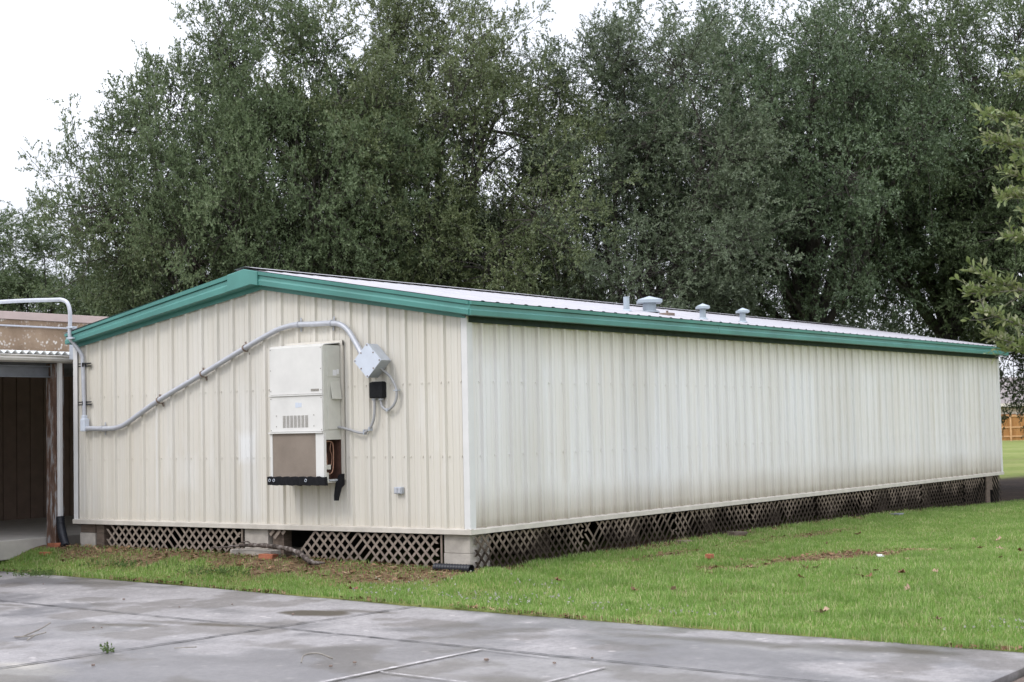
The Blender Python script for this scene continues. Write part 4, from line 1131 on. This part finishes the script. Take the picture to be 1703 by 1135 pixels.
# near tree whose boughs enter at the right edge
nt = thing('oak_tree', (-.1, -8.45, -.55), 'nearest small oak, its olive leafy boughs reaching in from the right edge', 'tree')
NB = np.array([-.1, -8.45, -.55])
def near_tree():
    rng = np.random.default_rng(12); m = MB(NB)
    tr = smooth_path([(-.1, -8.45, -.7), (-.08, -8.45, .4), (-.14, -8.42, 1.6), (-.1, -8.5, 3.2), (-.12, -8.45, 4.6), (-.08, -8.5, 5.6)], 8)
    m.tube(tr, np.linspace(.13, .03, len(tr)), 12)
    tips = [(-1.96, -6.93, 3.91), (-1.94, -6.94, 3.68), (-1.82, -7.07, 3.39), (-1.85, -7.02, 3.18), (-1.79, -7.07, 2.84), (-1.95, -6.82, 2.54), (-1.98, -6.76, 2.36), (-1.91, -6.85, 2.20), (-1.87, -6.88, 1.98), (-1.79, -6.98, 1.86), (-1.45, -7.2, 2.65), (-1.4, -7.25, 3.55), (-1.5, -7.3, 4.25), (-1.35, -7.3, 3.05)]
    for _ in range(26):     # the rest of the crown, beyond the frame
        a = rng.uniform(-2.6, .8); h = rng.uniform(1.7, 5.6); rr = rng.uniform(1.0, 2.0) * (1 - .5 * max(0, (h - 4) / 2))
        tips.append((-.1 + rr * math.cos(a), -8.45 + rr * math.sin(a), h))
    VP, VD, VL = [], [], []
    leafv = []
    for i, tp in enumerate(tips):
        tp = np.array(tp, float) + (np.array([.10, -.15, 0]) if i < 11 else 0); z0 = max(1.2, tp[2] - .55 - .3 * rng.random() if i % 3 else tp[2] - .1)
        st = np.array([np.interp(z0, tr[:, 2], tr[:, 0]), np.interp(z0, tr[:, 2], tr[:, 1]), z0])
        sag = np.array([0, 0, .12 * rng.normal() + .10])
        P = smooth_path([st, st * .6 + tp * .4 + sag, st * .25 + tp * .75 + sag * .5, tp], 9)
        m.tube(P, np.linspace(.024, .004, len(P)), 6, False)
        ax = unit(tp - st)
        nt_ = 12
        for k in range(nt_):
            q = .38 + .62 * (k + rng.random()) / nt_
            f = q * (len(P) - 1); j = min(int(f), len(P) - 2); b = P[j] + (P[j + 1] - P[j]) * (f - j)
            dr = unit(ax * .75 + unit(rng.normal(size=3)) * .55 + np.array([0, 0, .12])); ln = (.16 + .30 * rng.random()) * (1.25 - .7 * q)
            m.tube([b, b + dr * ln * .5 + rng.normal(size=3) * .01, b + dr * ln], [.004, .003, .0015], 4, False)
            VP.append(b); VD.append(dr); VL.append(ln * 1.1)
        for k in range(14):   # terminal leaves on the bough itself
            VP.append(P[-2 - k // 2]); VD.append(unit(ax + rng.normal(size=3) * .25)); VL.append(.12)
    VP, VD, VL = np.array(VP), np.array(VD), np.array(VL)
    n = 7; s = len(VP); tt = (np.arange(n) + rng.random((s, n))) / n
    pos = VP[:, None] + VD[:, None] * (VL[:, None] * tt)[..., None]
    ld = unit(VD[:, None] * .75 + unit(rng.normal(size=(s, n, 3))) * .8 + np.array([0, 0, .30])); sd = unit(np.cross(ld, rng.normal(size=(s, n, 3)) * .5 + np.array([0, 0, 1.]))); up = np.cross(sd, ld)
    l = .080 * (.6 + .6 * rng.random((s, n, 1))); w = .027 * (.75 + .5 * rng.random((s, n, 1)))
    v = np.stack([pos, pos + ld * l * .35 + sd * w * .42 + up * .002, pos + ld * l * .72 + sd * w * .5 + up * .003, pos + ld * l - up * .004, pos + ld * l * .72 - sd * w * .5 + up * .003, pos + ld * l * .35 - sd * w * .42 + up * .002], 2).reshape(-1, 3)
    k = np.arange(len(v) // 6)[:, None] * 6
    fs = np.vstack([k + np.array([0, 1, 2, 3]), k + np.array([0, 3, 4, 5])])
    m.build('trunk', M['twig'], nt)
    new_obj('crown', arr_mesh('crown', v - NB, fs), nt, M['leaf_near'])
near_tree()

# ------------------------------------------------------------------ grass, straw, clover
def blades(P, h, w, rng, lean=.45):
    n = len(P); a = rng.random(n) * 2 * math.pi; d = np.stack([np.cos(a), np.sin(a), np.zeros(n)], -1)
    b = a + rng.normal(size=n) * .9 + math.pi / 2; e = np.stack([np.cos(b), np.sin(b), np.zeros(n)], -1)
    k = (lean * rng.random(n) * h)[:, None]; hh = h[:, None]; up = np.array([0, 0, 1.])
    mid_ = P + e * k * .35 + up * hh * .62
    tip = P + e * k * 1.25 + up * hh
    v = np.stack([P - d * w[:, None] / 2, P + d * w[:, None] / 2, mid_ + d * w[:, None] * .36, mid_ - d * w[:, None] * .36, tip], 1).reshape(-1, 3)
    i = np.arange(n)[:, None] * 5
    return v, i + np.array([0, 1, 2, 3]), i + np.array([3, 2, 4, 4])
def in_view(x, y, m=.11):
    dx, dy = x - CAM[0], y - CAM[1]
    z = dx * f_[0] + dy * f_[1]; r = dx * r_[0] + dy * r_[1]
    return (z > 5) & (np.abs(r / z) < .335 + m), z
def grass():
    rng = np.random.default_rng(4); PP, HH, WW = [], [], []
    # lawn
    n = 1600000
    x = rng.uniform(-2.7, 27, n); y = rng.uniform(-9.5, 9, n)
    ok, dep = in_view(x, y)
    ok &= (x > edge_x(y) - .035) | (y < -7.9)
    ok &= ~((x > .0) & (y > -.02)) & ~((x > -.25) & (y > 7.35))
    ok &= ~((y <= -7.7) & (x < -1.5))
    x, y, dep = x[ok], y[ok], dep[ok]
    dm = dirt_mask(x, y); mm = mulch_mask(x, y); cl = fbm(x, y, 3.0, 71)
    keep = rng.random(len(x)) < (1 - .90 * dm) * (1 - mm) * np.clip(1.15 - (dep - 14) / 40, .35, 1) * np.clip(.55 + .9 * cl, 0, 1)
    x, y, dep, dm, cl = x[keep], y[keep], dep[keep], dm[keep], cl[keep]
    h = (.028 + .030 * rng.random(len(x)) + .030 * S((cl - .45) / .3)) * (1 - .3 * dm)
    tall = S((.30 - np.abs(y + .12)) / .25) * (x > .1) * .045 * rng.random(len(x)) + S((.16 - (x - edge_x(y))) / .12) * .02
    h = h + tall
    w = .0045 + .004 * rng.random(len(x)) + dep * .00012
    PP.append(np.stack([x, y, gz(x, y) - .006], -1)); HH.append(h); WW.append(w)
    # coarser tufts on the open lawn to the right
    n = 26000; cx = rng.uniform(-1.6, 6, 700); cy = rng.uniform(-6.5, -1.4, 700); i = rng.integers(0, 700, n)
    x = cx[i] + rng.normal(size=n) * .07; y = cy[i] + rng.normal(size=n) * .07
    ok = (x > edge_x(y) + .02) & (y < -.2) & (dirt_mask(x, y) < .5); x, y = x[ok], y[ok]
    PP.append(np.stack([x, y, gz(x, y) - .006], -1)); HH.append(.055 + .055 * rng.random(len(x))); WW.append(.007 + .004 * rng.random(len(x)))
    P = np.concatenate(PP); h = np.concatenate(HH); w = np.concatenate(WW)
    v, f4, f3 = blades(P, h, w, rng)
    me = arr_mesh('grass', v, f4)
    # tip triangles in the same mesh
    v2 = v; nf = len(f4); k3 = f3[:, :3]
    me = bpy.data.meshes.new('grass')
    me.vertices.add(len(v)); me.vertices.foreach_set('co', v.astype(np.float32).ravel())
    loops = np.concatenate([f4.ravel(), k3.ravel()]).astype(np.int32)
    me.loops.add(len(loops)); me.loops.foreach_set('vertex_index', loops)
    me.polygons.add(2 * nf)
    ls = np.concatenate([np.arange(nf) * 4, nf * 4 + np.arange(nf) * 3]).astype(np.int32); me.polygons.foreach_set('loop_start', ls)
    me.update(calc_edges=True)
    tag(new_obj('grass', me, None, M['grassblade']), 'green lawn grass around the portable building', 'grass', kind='stuff')
    print('grass blades', nf)
grass()
def straw():
    rng = np.random.default_rng(6); n = 90000
    x = rng.uniform(-1.6, 14, n); y = rng.uniform(-3.6, 8, n)
    ok = (dirt_mask(x, y) > rng.random(n) * .7 + .25) & ~((x > .3) & (y > .1)) & (x > edge_x(y) - .02) & ((y < 7.5) | (x < -.6)); x, y = x[ok], y[ok]
    k = 1500; ye = rng.uniform(-7.6, 7.5, k); ye = ye[rng.random(k) < S((fbm(ye, ye * 0, .9, 8) - .35) / .3)]; xe = edge_x(ye) - .01 + np.abs(rng.normal(size=len(ye))) * .05
    x = np.concatenate([x, xe]); y = np.concatenate([y, ye])
    P = np.stack([x, y, gz(x, y) + .006 + .02 * rng.random(len(x))], -1); P[-len(xe):, 2] -= .004
    a = rng.random(len(x)) * 6.283; d = np.stack([np.cos(a), np.sin(a), rng.normal(size=len(x)) * .25], -1); l = .03 + .08 * rng.random(len(x)); sd = np.stack([-np.sin(a), np.cos(a), rng.normal(size=len(x)) * .6], -1); w = .003 + .005 * rng.random(len(x)) + .02 * (rng.random(len(x)) > np.where(np.arange(len(x)) >= len(x) - len(xe), .75, .93))
    v = np.stack([P - d * l[:, None] / 2, P + sd * w[:, None], P + d * l[:, None] / 2, P - sd * w[:, None]], 1).reshape(-1, 3)
    tag(new_obj('straw_litter', arr_mesh('straw_litter', v, quads(len(v))), None, M['straw']), 'brown pine straw and leaf litter along the walls and bare patches', 'litter', kind='stuff')
straw()
def clover():
    rng = np.random.default_rng(9); Pc = [(-1.86, -.04, .25), (-1.2, -.19, .35), (-1.81, -1.27, .3), (-1.75, -.55, .4), (-2.04, -2.06, .25), (-1.38, -2.21, .3), (-.62, -1.29, .3), (-1.9, -3.98, .25), (-1.85, -3.04, .4), (-1.2, -6.98, .3), (-1.78, -7.12, .3), (-1.7, -1.7, .3)]
    V = []
    for cx, cy, s in Pc:
        k = 16; x = cx + rng.normal(size=k) * s * .5; y = cy + rng.normal(size=k) * s * .9; ok = x > edge_x(y) + .04; x, y = x[ok], y[ok]
        C0 = np.stack([x, y, gz(x, y) + .05 + .04 * rng.random(len(x))], -1)
        D = unit(rng.normal(size=(len(x), 3)) * .3 + np.array([0, 0, 1.])); V.append(leaf_quads(C0, D, np.full(len(x), .012), 7, .016, .010, rng, 1.2))
    v = np.concatenate(V)
    tag(new_obj('clover_flowers', arr_mesh('clover_flowers', v, quads(len(v))), None, M['clover']), 'small white clover flowers along the concrete edge', 'flowers', kind='stuff')
clover()
def weed(x, y, z, r, n, label, name='weed'):
    rng = np.random.default_rng(int(abs(x * 100))); P = np.stack([rng.normal(size=n) * r, rng.normal(size=n) * r * 1.6, np.zeros(n)], -1)
    D = unit(np.stack([rng.normal(size=n) * .5, rng.normal(size=n) * .5, np.ones(n)], -1)); v = leaf_quads(P, D, .03 + .07 * rng.random(n), 8, .028, .016, rng, 1.)
    o = new_obj(name, arr_mesh(name, v, quads(len(v))), None, M['weedleaf']); o.location = (x, y, z); tag(o, label, 'weed', kind='stuff' if r > .1 else None)
weed(-6.06, -.62, ZC, .022, 11, 'small green weed sprouting from the concrete joint')
weed(-1.55, 6.2, float(gz(-1.55, 6.2)), .12, 90, 'bright leafy weed clump at the concrete edge in front of the walkway')
weed(-.95, 3.3, float(gz(-.95, 3.3)), .20, 110, 'low spreading weed in front of the middle pier')
weed(-.8, 5.2, float(gz(-.8, 5.2)), .22, 100, 'greyish low weed patch below the left lattice panel')

# ------------------------------------------------------------------ far fence and house at the right edge
d = np.array([.5828, -.8126]); nfw = np.array([.8126, .5828])
def far_at(lat, dep): # ground point at lateral offset and depth from the camera
    q = np.array([CAM[0], CAM[1]]) + nfw * dep + d * lat; return q
fc = far_at(38.5, 120); zg = -.6
fn = thing('wooden_fence', (fc[0], fc[1], zg), 'orange-brown cedar board fence across the far lawn', 'fence')
rot = math.atan2(d[1], d[0]); fn.rotation_euler = (0, 0, rot)
m = MB()
x = -12.
while x < 12:
    m.box(x, x + .138, 0, .02, .04, 2.02 + .012 * random.random()); x += .145
m.build('board_panel', M['fence'], fn)
m = MB()
for z in (.3, 1.0, 1.86): m.box(-12, 12, -.05, -.005, z, z + .10)
m.build('rail', M['fencepost'], fn)
for k in range(-5, 6):
    m = MB(); m.box(k * 2.4 - .33 - .055, k * 2.4 - .33 + .055, -.12, -.052, 0, 2.05); m.build('post', M['fencepost'], fn)
hc = far_at(44.5, 136)
hs = thing('house', (hc[0], hc[1], zg), 'pinkish house with grey shingle roof behind the cedar fence', 'house'); hs.rotation_euler = (0, 0, rot)
m = MB(); m.box(-3.0, 12, 0, 9, 0, 2.95); m.build('wall', M['housewall'], hs)
m = MB(); m.add([(-5.5, -.6, 3.02), (12.5, -.6, 3.02), (12.5, 4.5, 5.4), (-2.5, 4.5, 5.4), (-5.5, 9.6, 3.02), (12.5, 9.6, 3.02), (-5.5, -.6, 2.9), (12.5, -.6, 2.9)], [(0, 1, 2, 3), (3, 2, 5, 4), (0, 3, 4), (0, 6, 7, 1)]); m.build('roof', M['houseroof'], hs)
m = MB(); m.box(-5.5, 12.5, -.62, -.50, 2.72, 3.0); m.box(-5.5, -3.0, -.55, 1, 2.45, 2.72); m.build('fascia', M['housetrim'], hs)
for x0, x1 in ((-2.1, -.7), (-.5, 1.0), (2.4, 4.0)):
    m = MB(); m.box(x0 - .08, x1 + .08, -.05, .01, .9, 2.2); w = m.build('window', M['housetrim'], hs)
    m = MB(); m.box(x0, x1, -.07, -.052, .98, 2.12); m.build('pane', M['curtain'], w)
m = MB(); m.box(-4.6, -3.02, 1.0, 1.2, 0, 2.4); m.build('porch_screen', M['glass'], hs)

for o in list(bpy.data.objects):
    if o.type == 'MESH' and len(o.data.materials) == 0: o.data.materials.append(M['bark'])
